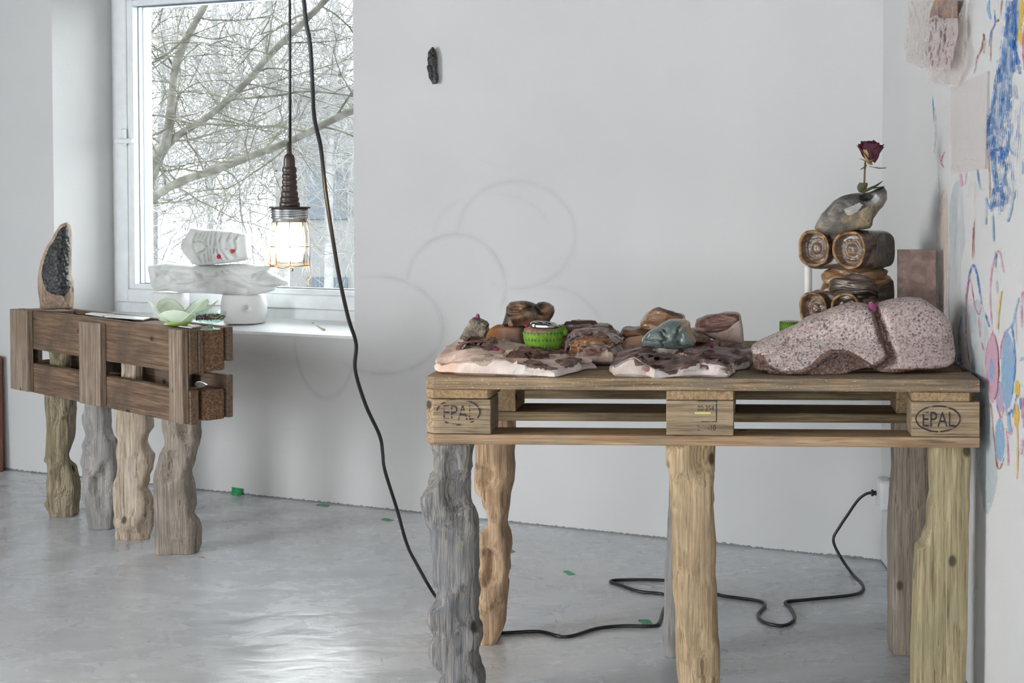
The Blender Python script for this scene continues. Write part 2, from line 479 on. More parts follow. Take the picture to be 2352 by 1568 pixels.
ring('glazing_channel', (u_r + 0.09, ug + 0.004, zgb - 0.004, zgt + 0.004), (u_r + 0.0935, ug - 0.001, zgb + 0.001, zgt - 0.001), -REV - 0.10, -REV - 0.0305, M_frame, 0.0)
obj('pane', box_bm(u_r + 0.08, ug + 0.001, -REV - 0.030, -REV - 0.027, zgb - 0.002, zgt + 0.002), M_pane, win)
# sill: gently sloping white slab inside the opening
p0 = z_s; p1 = z_s + 0.02
bm = bmesh.new()
vv = [bm.verts.new(v) for v in [(u_r, 0.004, p0 - 0.01), (u_l, 0.004, p0 - 0.01), (u_l, 0.004, p0), (u_r, 0.004, p0), (u_r, -REV, p0 - 0.01), (u_l, -REV, p0 - 0.01), (u_l, -REV, p1), (u_r, -REV, p1)]]
for f in [(0, 1, 2, 3), (7, 6, 5, 4), (3, 2, 6, 7), (0, 4, 5, 1), (0, 3, 7, 4), (1, 5, 6, 2)]: bm.faces.new([vv[i] for i in f])
bmesh.ops.recalc_face_normals(bm, faces=bm.faces)
sill = tag(obj('trim_1', bm, plain('white_sill_paint', (0.86, 0.865, 0.87), 0.5), None, C0, (0, 0, WROT)), kind='structure')
sill['label'] = 'bright white window sill'
# handle
hu, hz = wp(287, 331, -REV + 0.012)
h = obj('handle', box_bm(-0.014, 0.014, 0, 0.009, -0.022, 0.052, 0.006, 2), M_frame, win, (hu, -REV + 0.012, hz + 0.012))
bm = lathe([(0.0, 0.0), (0.012, 0.0), (0.012, 0.045), (0.0, 0.045)], 16)
bmesh.ops.rotate(bm, verts=bm.verts, cent=(0, 0, 0), matrix=Matrix.Rotation(-math.pi / 2, 3, 'X'))
box_bm(-0.085, 0.012, 0.034, 0.05, -0.011, 0.010, 0.006, 2, bm)
obj('lever', bm, M_frame, h, (0, 0, 0))
# ------------------------------------------------------------------ carved posts
def post(name, rows, Yc, hd, mat, parent, up=None, down=0.0, seed=1, amp=0.006, N=44, yaw=0.0, sq=4.0, neck=None, vs=11.0):
    """post from measured (y, left, right) rows at distance Yc; hd = half depth"""
    R = []
    for (y, a, b) in rows:
        pa, pb = at_y(a, y, Yc), at_y(b, y, Yc)
        R.append(((pa.z + pb.z) / 2, (pa.x + pb.x) / 2, (pb.x - pa.x) / 2))
    R.sort()
    if R[0][0] > down: R.insert(0, (down, R[0][1], R[0][2] * 0.97))
    else: R[0] = (down, R[0][1], R[0][2])
    if up and up > R[-1][0]: R.append((up, R[-1][1], R[-1][2] * 0.96))
    z0, z1 = R[0][0], R[-1][0]
    nr = max(40, int((z1 - z0) / 0.0055))
    V, Fc = [], []
    sd = Vector((seed * 5.3, seed * 2.1, seed * 9.7))
    j = 0
    for i in range(nr + 1):
        z = z0 + (z1 - z0) * i / nr
        while j < len(R) - 2 and R[j + 1][0] < z: j += 1
        t = (z - R[j][0]) / max(1e-6, R[j + 1][0] - R[j][0]); t = max(0, min(1, t))
        cx = R[j][1] + (R[j + 1][1] - R[j][1]) * t; hw = R[j][2] + (R[j + 1][2] - R[j][2]) * t
        hdz = hd
        if neck and z > neck[0]: hw = min(hw, neck[1]); hdz = min(hd, neck[1])
        for k in range(N):
            a = 2 * math.pi * (k + 0.5) / N
            ca, sa = math.cos(a), math.sin(a)
            q = (abs(ca) ** sq + abs(sa) ** sq) ** (-1 / sq)
            lx, ly = ca * q, sa * q
            p = Vector((cx + lx * hw, Yc + ly * hdz, z))
            dv = mn.voronoi(Vector((p.x * 1.1, p.y * 1.1, p.z * 0.62)) * vs * 1.5 + sd)[0][0]
            mk = max(0.0, min(1.0, 0.5 + 1.8 * mn.noise(Vector((p.x * 5, p.y * 5, p.z * 6)) + sd)))
            bowl = min(1.0, (dv / 0.62) ** 2)
            rid = mn.noise(Vector((p.x * 90, p.y * 90, p.z * 14)) + sd) * 0.0012
            fade = 0.25 + 0.75 * abs(sa)
            d = mk * amp * (2.6 * bowl - 1.9) * fade + rid
            V.append(p + Vector((ca, sa, 0)) * d)
    for i in range(nr):
        for k in range(N):
            A = i * N; B = A + N
            Fc.append((A + k, A + (k + 1) % N, B + (k + 1) % N, B + k))
    Fc.append(tuple(range(N))[::-1]); Fc.append(tuple(nr * N + k for k in range(N)))
    return world_obj(name, V, Fc, mat, parent, smooth=True)
def rows(s, ox, oy, sc):
    return [(oy + y / sc, ox + a / sc, ox + b / sc) for (y, a, b) in s]

# ------------------------------------------------------------------ wood kinds
W_deck = wood('weathered_pallet_deck_wood', (0.115, 0.078, 0.048), (0.27, 0.188, 0.112), (0.43, 0.315, 0.198), 0, 1.0, stain=(0.13, 0.12, 0.105), stain_amt=0.6, spots=(0.75, 0.72, 0.66))
W_deck_in = wood('pallet_inner_wood', (0.12, 0.082, 0.046), (0.25, 0.178, 0.10), (0.38, 0.285, 0.168), 0, 1.0, stain=(0.13, 0.10, 0.07), stain_amt=0.5)
W_run = wood('pinkish_pallet_runner_wood', (0.20, 0.115, 0.062), (0.38, 0.245, 0.14), (0.50, 0.36, 0.225), 0, 0.8, stain=(0.24, 0.20, 0.15), stain_amt=0.4)
W_blk = wood('pallet_block_wood', (0.13, 0.095, 0.06), (0.32, 0.235, 0.145), (0.47, 0.36, 0.235), 0, 0.9, stain=(0.13, 0.12, 0.11), stain_amt=0.6)
W_str = wood('pallet_cross_board_wood', (0.20, 0.12, 0.06), (0.36, 0.24, 0.13), (0.46, 0.34, 0.20), 1, 0.9, stain=(0.15, 0.11, 0.07), stain_amt=0.4)
W_grey = wood('grey_driftwood', (0.075, 0.072, 0.072), (0.215, 0.205, 0.20), (0.42, 0.365, 0.295), 2, 0.9, bump=0.9, stain=(0.20, 0.215, 0.245), stain_amt=0.6)
W_pale = wood('pale_carved_pine', (0.24, 0.145, 0.085), (0.50, 0.345, 0.215), (0.66, 0.49, 0.33), 2, 0.7, bump=0.6, stain=(0.24, 0.16, 0.10), stain_amt=0.55)
W_tan = wood('tan_carved_pine', (0.20, 0.13, 0.072), (0.44, 0.32, 0.19), (0.60, 0.46, 0.30), 2, 0.8, bump=0.6, stain=(0.26, 0.19, 0.12), stain_amt=0.5)
W_green = wood('greenish_plank', (0.17, 0.135, 0.075), (0.36, 0.29, 0.17), (0.51, 0.425, 0.27), 2, 0.8, bump=0.5, stain=(0.29, 0.27, 0.16), stain_amt=0.5)
W_gbrown = wood('grey_brown_plank', (0.15, 0.12, 0.092), (0.31, 0.255, 0.20), (0.43, 0.365, 0.30), 2, 0.8, bump=0.5, stain=(0.24, 0.21, 0.18), stain_amt=0.5)
W_moss = wood('mossy_driftwood', (0.10, 0.075, 0.05), (0.25, 0.20, 0.135), (0.44, 0.36, 0.26), 2, 0.9, bump=0.8, stain=(0.19, 0.175, 0.08), stain_amt=0.6)
W_ash = wood('ash_grey_carved_wood', (0.16, 0.145, 0.135), (0.30, 0.28, 0.265), (0.41, 0.38, 0.36), 2, 0.9, bump=0.6, stain=(0.19, 0.185, 0.185), stain_amt=0.5)
W_beige = wood('beige_carved_wood', (0.20, 0.15, 0.105), (0.42, 0.34, 0.26), (0.57, 0.49, 0.40), 2, 0.8, bump=0.7, stain=(0.33, 0.24, 0.165), stain_amt=0.5)
W_dgrey = wood('dark_grey_brown_wood', (0.15, 0.12, 0.095), (0.27, 0.225, 0.185), (0.40, 0.34, 0.28), 2, 0.9, bump=0.7, stain=(0.12, 0.115, 0.105), stain_amt=0.6)
W_plank = wood('brown_pallet_plank', (0.085, 0.052, 0.032), (0.165, 0.105, 0.066), (0.25, 0.165, 0.105), 0, 0.8, bump=0.4, stain=(0.07, 0.055, 0.045), stain_amt=0.6)
W_cleat = wood('weathered_brown_cleat', (0.13, 0.09, 0.065), (0.26, 0.195, 0.145), (0.40, 0.32, 0.25), 2, 1.0, bump=0.8, stain=(0.18, 0.12, 0.08), stain_amt=0.5)
W_back = wood('brown_back_board', (0.08, 0.052, 0.036), (0.155, 0.10, 0.068), (0.22, 0.15, 0.105), 0, 0.8, bump=0.5)
def chipboard():
    t = NT('pressed_chip_block'); v = t.coord(rnd=True)
    n = t.voro(v, 260, out='Color'); g = t.n('RGBToBW', {0: n}).outputs[0]
    c = t.ramp(g, [(0.1, (0.075, 0.042, 0.026)), (0.5, (0.165, 0.095, 0.058)), (0.9, (0.27, 0.165, 0.105))])
    c = t.mix(t.math('MULTIPLY', t.ramp(t.noise(v, 14, 3), [(0.5, (0, 0, 0)), (0.7, (1, 1, 1))]), 0.5), c, (0.24, 0.12, 0.05))
    t.bump(g, 0.4, 0.004); return t.base(c, 0.85, 0, 0.25)
M_chip = chipboard()
def ink(name, amount):
    t = NT(name); v = t.coord(rnd=True)
    f = t.ramp(t.noise(t.coord(scale=(40, 40, 220), rnd=True), 1.0, 3), [(amount - 0.05, (1, 1, 1)), (amount + 0.05, (0, 0, 0))])
    t.set(t.b.inputs['Alpha'], f); return t.base((0.045, 0.04, 0.045), 0.8, 0, 0.2)
M_ink = ink('black_stamp_ink', 0.60); M_ink_worn = ink('worn_stamp_ink', 0.53)

def text_mesh(txt, w, h):
    cu = bpy.data.curves.new('lettering', 'FONT'); cu.body = txt; cu.size = 1.0; cu.extrude = 0.0
    cu.align_x = 'CENTER'; cu.resolution_u = 3
    o = bpy.data.objects.new('lettering', cu); COL.objects.link(o)
    dg = bpy.context.evaluated_depsgraph_get()
    me = bpy.data.meshes.new_from_object(o.evaluated_get(dg))
    bpy.data.objects.remove(o); bpy.data.curves.remove(cu)
    xs = [v.co.x for v in me.vertices]; ys = [v.co.y for v in me.vertices]
    x0, x1, y0, y1 = min(xs), max(xs), min(ys), max(ys)
    for v in me.vertices:
        v.co = Vector(((v.co.x - (x0 + x1) / 2) / (x1 - x0) * w, 0, (v.co.y - (y0 + y1) / 2) / (y1 - y0) * h))
    me.materials.clear(); return me
def ellipse_ring(rx, rz, wd, n=64, gaps=()):
    bm = bmesh.new(); prev = None; first = None
    for k in range(n + 1):
        a = 2 * math.pi * k / n
        o_ = bm.verts.new((rx * math.cos(a), 0, rz * math.sin(a))); i_ = bm.verts.new(((rx - wd) * math.cos(a), 0, (rz - wd) * math.sin(a)))
        if prev and not any(g0 <= math.degrees(a) <= g1 for g0, g1 in gaps): bm.faces.new((prev[0], o_, i_, prev[1]))
        prev = (o_, i_)
    return bm

# ------------------------------------------------------------------ big table made of a euro pallet on carved posts
YT = 3.08; ZT = 0.7305; TY = math.radians(-2.2)
tx = (at_y(967, 862, YT).x + at_y(2248, 872, YT).x) / 2
table = empty('pallet_table', (tx, YT, 0), TY, 'wooden pallet table standing on six carved posts by the painted wall', 'table')
TM = wm(table); TI = TM.inverted()
FN = TM.to_3x3() @ Vector((0, -1, 0))
def at_front(x, y, d=0.0):                        # local point on the pallet's front plane (d = metres behind it)
    return TI @ at_plane(x, y, TM @ Vector((0, d, 0)), FN)
zb = ZT - 0.146
zl = [zb, zb + 0.0225, zb + 0.099, zb + 0.1195, ZT]
CH = 0.02
def plank_pts(x0, x1, y0, y1, cl0=0, cl1=0):
    """rectangle with optional cut corners on the left end"""
    P = []
    P += [(x0 + cl0, y0), (x1, y0), (x1, y1), (x0 + cl1, y1)]
    if cl1: P += [(x0, y1 - cl1)]
    if cl0: P += [(x0, y0 + cl0)]
    elif not cl1: pass
    return P
def subdiv_long(bm, axis, cuts):
    es = [e for e in bm.edges if abs((e.verts[0].co - e.verts[1].co)[axis]) > 0.3]
    bmesh.ops.subdivide_edges(bm, edges=es, cuts=cuts, use_grid_fill=True)
rows_y = [(0, .145), (.186, .286), (.3275, .4725), (.514, .614), (.655, .8)]
for i, (y0, y1) in enumerate(rows_y):
    bm = prism_bm(plank_pts(-.6, .6 - (0.012 if i == 1 else 0), y0, y1, CH if i == 0 else 0, CH if i == 4 else 0), zl[3] + (0.001 if i % 2 else 0), ZT - (0.002 if i in (1, 3) else 0), 0.0015)
    rough_edges(bm, 0.0012, 30, i)
    obj('deck_board', bm, W_deck if i == 0 else W_deck_in if i > 2 else W_deck, table)
for i, (x0, x1) in enumerate([(-.6, -.455), (-.0725, .0725), (.455, .6)]):
    P = plank_pts(x0, x1, 0, .8, CH if i == 0 else 0, CH if i == 0 else 0)
    if i == 2: P = [(x0, 0.0), (x1 - 0.022, 0.0), (x1 - 0.012, 0.03), (x1 - 0.004, 0.12), (x1, 0.3), (x1, .8), (x0, .8)]
    if i == 0: P = [(x0 + CH, 0), (x1 - 0.006, 0), (x1, 0.012), (x1, .8), (x0 + CH, .8), (x0, .8 - CH), (x0, CH)]
    bm = prism_bm(P, zl[2] + 0.0008, zl[3] - 0.0006, 0.0012); rough_edges(bm, 0.0012, 30, 10 + i)
    obj('cross_board', bm, W_str, table)
ry = [(0, .10), (.3275, .4725), (.70, .80)]
blocks = {}
for i, (y0, y1) in enumerate(ry):
    bm = prism_bm(plank_pts(-.6, .6, y0, y1, CH if i == 0 else 0, CH if i == 2 else 0), zl[0], zl[1] - 0.0006, 0.0015)
    rough_edges(bm, 0.001, 30, 20 + i)
    obj('runner', bm, W_run if i == 0 else W_deck_in, table)
    for j, (x0, x1) in enumerate([(-.6, -.455), (-.0725, .0725), (.455, .6)]):
        P = plank_pts(x0, x1, y0 + 0.001, y1, CH if (i == 0 and j == 0) else 0, CH if (i == 2 and j == 0) else 0)
        bm = prism_bm(P, zl[1] + 0.0004, zl[2] - 0.0004, 0.0012); rough_edges(bm, 0.0008, 30, 30 + i * 3 + j)
        blocks[i, j] = obj('block', bm, W_blk if i == 0 else W_str, table)
# stamps on the front blocks
def put(me, name, mat, x, y, parent, w=None):
    p = at_front(x, y); o = obj(name, me, mat, parent, (p.x, -0.0006, p.z)); return o
pw = 1.2 / 1281.0
for (bx, by, m_, gaps) in [(1053, 946, M_ink_worn, [(205, 235), (320, 333), (175, 190)]), (2154.5, 961.5, M_ink, [(272, 277)])]:
    blk = blocks[0, 0] if bx < 1500 else blocks[0, 2]
    put(ellipse_ring(52 * pw, 31 * pw, 3.4 * pw, gaps=gaps), 'stamp_ring', m_, bx, by, blk)
    put(text_mesh('EPAL', 74 * pw, 34 * pw), 'stamp_lettering', m_, bx + 2, by + 1, blk)
mid = blocks[0, 1]
put(text_mesh('00 354', 38 * pw, 13 * pw), 'stamp_number', M_ink, 1621, 937, mid)
put(text_mesh('-10', 18 * pw, 13 * pw), 'stamp_number', M_ink, 1635, 982, mid)
put(text_mesh('2', 7 * pw, 12 * pw), 'stamp_number', M_ink_worn, 1604, 982, mid)
bm = bmesh.new()
for (x0, x1, z0, z1) in [(0, 44, 48, 50.5), (41.5, 44, 0, 50.5), (8, 44, 0, 2)]:
    vv = [bm.verts.new(((a - 22) * pw, 0, (b - 25) * pw)) for a, b in [(x0, z0), (x1, z0), (x1, z1), (x0, z1)]]; bm.faces.new(vv)
put(bm, 'stamp_frame', M_ink, 1625, 944, mid)
put(box_bm(-0.017, 0.017, -0.0005, 0.0005, -0.0016, 0.0016), 'yellow_mark', plain('yellow_paint_mark', (0.75, 0.68, 0.2), 0.6), 1614, 948, mid)
# posts
s5 = [(90,148,403),(150,150,390),(220,152,375),(280,150,375),(310,120,372),(380,100,378),(430,95,378),(465,97,385),(480,97,400),(530,100,412),(580,115,420),(620,135,424),(680,138,424),(700,133,424),(720,140,420),(800,155,420),(860,155,425),(900,155,415),(950,160,412),(1000,165,425),(1060,168,425),(1100,140,426),(1150,135,428),(1200,145,425),(1230,160,440),(1260,178,447),(1300,150,448),(1340,138,430),(1380,138,410),(1420,150,420),(1450,180,430),(1480,210,440),(1500,225,450),(1540,205,452),(1568,190,448),(1640,200,440)]
o = post('leg', rows(s5, 940, 980, 2.667), 3.135, 0.047, W_grey, table, up=zb + 0.001, seed=1, amp=0.016); o['label'] = 'weathered blue-grey carved post'
s6 = [(90,410,650),(150,410,640),(240,410,645),(340,413,630),(390,425,615),(420,460,608),(460,465,605),(500,485,600),(550,498,590),(580,490,588),(610,470,593),(640,435,605),(690,425,613),(740,425,613),(800,425,608),(860,415,612),(910,413,600),(960,415,600),(1000,420,597),(1100,425,592),(1200,437,588),(1240,440,575),(1290,440,550),(1330,440,545),(1343,445,540)]
o = post('leg', rows(s6, 940, 980, 2.667), 3.60, 0.048, W_pale, table, up=zl[3] - 0.001, seed=2, amp=0.014); o['label'] = 'pale carved pine post with a thin waist'
s7 = [(105,405,693),(200,410,690),(300,415,692),(390,420,692),(440,425,695),(470,430,688),(540,435,693),(600,437,697),(690,440,707),(800,443,705),(860,445,700),(900,448,700),(960,448,708),(1050,450,713),(1150,455,715),(1250,455,717),(1300,460,718),(1400,462,720),(1500,470,720),(1568,478,722),(1680,480,722)]
o = post('leg', rows(s7, 1380, 980, 2.667), 3.135, 0.046, W_tan, table, up=zb + 0.001, seed=3, amp=0.011); o['label'] = 'tan pine post with gouged right edge'
s8 = [(105,440,680),(420,420,665),(600,408,655),(800,398,645),(900,390,640),(1100,385,630),(1200,380,625),(1300,378,620),(1360,385,615),(1400,395,610),(1425,420,600)]
post('leg', rows(s8, 1380, 980, 2.667), 3.50, 0.045, W_ash, table, up=zl[3] - 0.001, seed=4, amp=0.005)
s9 = [(125,450,672),(250,455,672),(400,440,664),(520,433,667),(650,430,662),(800,430,660),(1000,430,660),(1200,430,655),(1350,430,650),(1405,445,640)]
post('leg', rows(s9, 1880, 980, 2.667), 3.52, 0.043, W_gbrown, table, up=zl[3] - 0.001, seed=5, amp=0.003, sq=8)
s10 = [(130,672,920),(250,680,918),(400,690,912),(490,672,910),(600,668,905),(640,655,905),(700,640,904),(730,600,903),(900,590,900),(1100,582,897),(1300,575,895),(1500,570,893),(1568,570,892),(1700,566,890)]
o = post('leg', rows(s10, 1880, 980, 2.667), 3.125, 0.043, W_green, table, up=zb + 0.001, seed=6, amp=0.002, sq=9); o['label'] = 'greenish plank post with a stepped left edge'

# ------------------------------------------------------------------ cut pallet stood on edge on four carved posts, by the window
LA = at_z(417, 758, 0.72); LB = at_z(22, 709.5, 0.72)
e = (LA - LB); e.z = 0; e.normalize()
LROT = math.atan2(e.y, e.x)
side = empty('sideways_pallet_table', (LA.x, LA.y, 0), LROT, 'brown cut pallet set on its edge on four carved posts below the window', 'table')
LM = wm(side); LI = LM.inverted(); LN = LM.to_3x3() @ Vector((0, -1, 0))
def at_side(x, y, d=0.0): return LI @ at_plane(x, y, LM @ Vector((0, d, 0)), LN)
zT, zB = 0.72, 0.435
def sbox(name, x0, x1, y0, y1, z0, z1, mat, bev=0.002, seed=0, amp=0.0014):
    bm = box_bm(x0, x1, y0, y1, z0, z1, bev, 1)
    rough_edges(bm, amp, 24, seed + x0 * 3)
    return obj(name, bm, mat, side)
LX = -(LA - LB).length
ca = at_side(61, 720).x; c1a, c1b = at_side(180, 740).x, at_side(228, 740).x; c2a = at_side(386, 757).x
for k, (x0, x1) in enumerate([(LX, ca), (c1a, c1b), (c2a, 0.0)]):
    sbox('cleat', x0, x1, 0, 0.022, zB + 0.002, zT - (0.012 if k == 1 else 0), W_cleat, seed=k)
zm0, zm1 = 0.535, 0.585
sbox('front_plank', LX + 0.004, 0.006, 0.0225, 0.050, zm1, zT, W_plank, seed=5)
sbox('front_plank', LX + 0.004, 0.008, 0.0225, 0.050, zB - 0.003, zm0, W_plank, seed=6)
for x0, x1, nm in [(LX + 0.01, LX + 0.11, 0), (c1a - 0.02, c1a + 0.08, 1), (-0.10, 0.010, 2)]:
    sbox('inner_board', x0, x1, 0.0505, 0.066, zm1 - 0.004 if nm == 2 else zB + 0.01, zT - 0.001, W_back, seed=7 + nm)
    P = [(x0, .0665), (x1 - 0.012, .0665), (x1, .078), (x1, .132), (x1 - 0.014, .1425), (x0, .1425)]
    for (z0, z1) in [(zm1 + 0.004, zT - 0.002), (zB + 0.004, zm0 - 0.004 + (0.0 if nm != 2 else 0.0))]:
        bm = prism_bm(P, z0, z1, 0.003); obj('chip_block', bm, M_chip, side)
for (z0, z1) in [(zm1 + 0.03, zT), (zB + 0.006, zm1 - 0.012)]:
    sbox('back_plank', LX + 0.004, 0.012, 0.143, 0.163, z0, z1, W_back, seed=z0 * 30)
sbox('spreader', LX + 0.02, LX + 0.2, 0.051, 0.142, zT - 0.024, zT - 0.003, W_cleat, seed=21)
sbox('spreader', -0.42, -0.24, 0.051, 0.142, zT - 0.024, zT - 0.004, W_cleat, seed=22)
sbox('spreader', -0.23, -0.12, 0.051, 0.142, zT - 0.022, zT - 0.002, W_cleat, seed=23)
q1 = [(170,348,560),(300,360,552),(420,365,550),(500,360,540),(600,360,515),(640,352,520),(680,385,545),(740,385,570),(800,372,580),(860,380,583),(920,375,585),(970,348,583),(1010,375,580),(1050,390,578),(1105,390,570)]
q2 = [(260,650,832),(300,630,832),(360,628,818),(400,640,815),(450,648,835),(490,640,862),(550,645,867),(600,630,870),(650,620,873),(750,615,878),(850,617,880),(920,622,865),(980,650,865),(1050,665,872),(1130,680,872),(1180,690,872),(1195,705,865),(1228,705,845)]
q3 = [(290,865,1130),(350,870,1140),(400,880,1140),(450,888,1115),(500,890,1110),(570,875,1140),(600,880,1152),(650,888,1140),(710,890,1130),(760,885,1105),(800,865,1105),(850,857,1090),(900,860,1120),(950,862,1140),(1000,865,1130),(1040,875,1150),(1090,870,1130),(1150,895,1140),(1200,888,1138),(1250,890,1138),(1300,900,1128)]
q4 = [(380,1230,1497),(440,1250,1495),(490,1265,1480),(550,1225,1470),(600,1195,1455),(680,1180,1430),(720,1178,1412),(770,1175,1420),(830,1173,1437),(900,1172,1445),(980,1172,1452),(1040,1172,1440),(1080,1172,1465),(1130,1172,1485),(1200,1172,1490),(1300,1172,1490),(1400,1172,1488)]
for q, _y, m_, sd, sq, nm in [(q1, 4.965, W_moss, 11, 3.5, 'mossy carved post'), (q2, 4.72, W_ash, 12, 4, 'ash grey carved post'), (q3, 4.585, W_beige, 13, 3.5, 'beige rippled carved post'), (q4, 4.385, W_dgrey, 14, 5, 'dark grey notched post')]:
    R_ = rows(q, 0, 860, 3.266); xm = sum(r[1] + r[2] for r in R_) / (2 * len(R_))
    Yc = at_plane(xm, 1050, LM @ Vector((0, .088, 0)), LN).y
    o = post('leg', R_, Yc, 0.037, m_, side, up=0.64, seed=sd, amp=0.011, sq=sq, neck=(zB - .004, .029)); o['label'] = nm
# ------------------------------------------------------------------ stone materials
def granite(name, cols, dark_amt=0.5, rough=0.7, sc=300):
    t = NT(name); v = t.coord()
    v = t.n('VectorMath', {0: v, 1: t.n('VectorMath', {0: t.noise(v, 400, 1, out='Color'), 1: (.0045, .0045, .0045)}, operation='MULTIPLY').outputs[0]}, operation='ADD').outputs[0]
    c1 = t.n('RGBToBW', {0: t.voro(v, sc, out='Color')}).outputs[0]
    c = t.ramp(c1, [(0.05, cols[0]), (0.3, cols[1]), (0.55, cols[2]), (0.85, cols[3])])
    g2 = t.n('RGBToBW', {0: t.voro(t.n('VectorMath', {0: v, 1: (3, 1, 2)}, operation='ADD').outputs[0], sc * 0.8, out='Color')}).outputs[0]
    c = t.mix(t.math('MULTIPLY', t.ramp(g2, [(0.20, (1, 1, 1)), (0.27, (0, 0, 0))]), dark_amt), c, (0.045, 0.045, 0.05))
    c = t.mix(t.math('MULTIPLY', t.ramp(t.noise(v, 8, 3), [(0.45, (0, 0, 0)), (0.7, (1, 1, 1))]), 0.35), c, cols[1])
    t.bump(t.math('ADD', c1, t.noise(v, 60, 2)), 0.45, 0.005)
    return t.base(c, rough, 0, 0.4)
M_gran = granite('pink_grey_granite', [(0.27, 0.19, 0.175), (0.47, 0.335, 0.30), (0.56, 0.47, 0.44), (0.66, 0.60, 0.57)], 0.75)
M_gran_dark = granite('dark_red_granite', [(0.04, 0.025, 0.022), (0.17, 0.085, 0.065), (0.21, 0.13, 0.105), (0.34, 0.26, 0.24)], 0.8, 0.38)  # darker, smoother granite for the crevice, undercut and foot
def crust(name, a, b, c_, rough=0.35, sc=14.0, spec=0.6):
    t = NT(name); v = t.coord(rnd=True); vs_ = t.coord(scale=(sc, sc, sc * 4.5), rnd=True)
    n = t.noise(vs_, 1.6, 5, 0.6, 0.8)
    c = t.ramp(n, [(0.32, a), (0.5, b), (0.7, c_)])
    t.bump(n, 0.6, 0.01); rr = t.ramp(t.noise(v, 30, 2), [(0.35, (rough * 0.55,) * 3), (0.65, (min(1, rough * 1.5),) * 3)])
    return t.base(c, rr, 0, spec)
M_crust = crust('brown_flint_crust', (0.05, 0.02, 0.015), (0.15, 0.072, 0.055), (0.28, 0.17, 0.14))
M_crust_grey = crust('dull_brown_crust', (0.06, 0.035, 0.03), (0.15, 0.09, 0.078), (0.24, 0.17, 0.15), 0.6)
M_amber = crust('amber_brown_glassy_stone', (0.10, 0.04, 0.015), (0.25, 0.12, 0.045), (0.42, 0.24, 0.12), 0.16, 10, 0.8)
def chalk(name, a, b, c_, iron=0.5):
    t = NT(name); v = t.coord(rnd=True)
    n = t.noise(v, 9, 4, 0.6, 0.8)
    c = t.ramp(n, [(0.35, a), (0.5, b), (0.66, c_)])
    c = t.mix(t.math('MULTIPLY', t.ramp(t.noise(t.coord(loc=(5, 2, 1), rnd=True), 12, 4, 0.6, 1.2), [(0.5, (0, 0, 0)), (0.66, (1, 1, 1))]), iron), c, (0.58, 0.33, 0.20))
    cr = t.ramp(t.noise(v, 28, 3, 0.6, 1.5), [(0.47, (0, 0, 0)), (0.5, (1, 1, 1)), (0.53, (0, 0, 0))])
    c = t.mix(t.math('MULTIPLY', cr, 0.12), c, (0.25, 0.17, 0.13))
    t.bump(t.noise(v, 26, 4), 0.45, 0.008); return t.base(c, 0.75, 0, 0.3)
M_chalk = chalk('pinkish_chalk_stone', (0.50, 0.40, 0.37), (0.62, 0.53, 0.50), (0.72, 0.66, 0.64), 0.35)
M_chalk_or = chalk('orange_pink_chalk_stone', (0.46, 0.25, 0.15), (0.58, 0.37, 0.27), (0.64, 0.46, 0.38), 0.7)
M_chalk_grey = chalk('grey_pink_chalk_stone', (0.36, 0.28, 0.25), (0.48, 0.38, 0.35), (0.55, 0.47, 0.44), 0.35)
def slab_mix(name, ca, cb, cc, top=(0.05, 0.022, 0.018), top2=(0.14, 0.07, 0.056), top3=(0.25, 0.155, 0.13), lo=0.45, gloss=0.32):
    """broken chalk on the flanks, weathered brown crust on the upper side"""
    t = NT(name); v = t.coord(rnd=True)
    n = t.noise(v, 9, 4, 0.6, 0.8)
    c = t.ramp(n, [(0.35, ca), (0.5, cb), (0.66, cc)])
    c = t.mix(t.math('MULTIPLY', t.ramp(t.noise(t.coord(loc=(5, 2, 1), rnd=True), 12, 3, 0.6, 1.2), [(0.5, (0, 0, 0)), (0.66, (1, 1, 1))]), .35), c, (0.55, 0.33, 0.21))
    k = t.noise(t.coord(scale=(16, 26, 60), rnd=True), 1.6, 4, 0.6, 0.8)
    cr = t.ramp(k, [(0.32, top), (0.5, top2), (0.68, top3)])
    nz = t.n('SeparateXYZ', {0: t.n('NewGeometry').outputs['Normal']}).outputs[2]
    f = t.ramp(t.math('ADD', nz, t.math('MULTIPLY', t.math('SUBTRACT', t.noise(v, 20, 3), 0.5), 0.9)), [(lo, (0, 0, 0)), (lo + .12, (1, 1, 1))])
    c = t.mix(f, c, cr)
    t.bump(t.math('ADD', t.noise(v, 30, 4), t.math('MULTIPLY', k, f)), 0.6, 0.010)
    return t.base(c, t.n('MapRange', {0: f, 3: 0.75, 4: gloss}).outputs[0], 0, 0.5)
M_mixA = slab_mix('chalk_with_brown_crust', (0.50, 0.42, 0.39), (0.60, 0.53, 0.50), (0.70, 0.65, 0.63))
M_mixB = slab_mix('grey_chalk_with_glossy_crust', (0.34, 0.27, 0.24), (0.45, 0.37, 0.34), (0.52, 0.45, 0.42), (0.06, 0.024, 0.016), (0.17, 0.085, 0.058), (0.30, 0.17, 0.11), 0.45, 0.2)
def orange_side():
    t = NT('orange_to_dark_chalk_block'); tc = t.n('TexCoord').outputs['Object']; sx = t.n('SeparateXYZ', {0: tc}).outputs[0]
    v = t.coord(); n = t.noise(v, 16, 4, 0.6, 0.8)
    g = t.math('ADD', t.math('MULTIPLY', sx, 9.0), t.math('ADD', 0.5, t.math('MULTIPLY', t.math('SUBTRACT', n, 0.5), 0.5)))
    c = t.ramp(g, [(0.15, (0.50, 0.185, 0.05)), (0.36, (0.52, 0.25, 0.12)), (0.55, (0.52, 0.32, 0.25)), (0.80, (0.36, 0.23, 0.18)), (0.94, (0.10, 0.075, 0.055))])
    t.bump(n, 0.4, 0.008); return t.base(c, 0.7, 0, 0.3)
M_orange = orange_side()
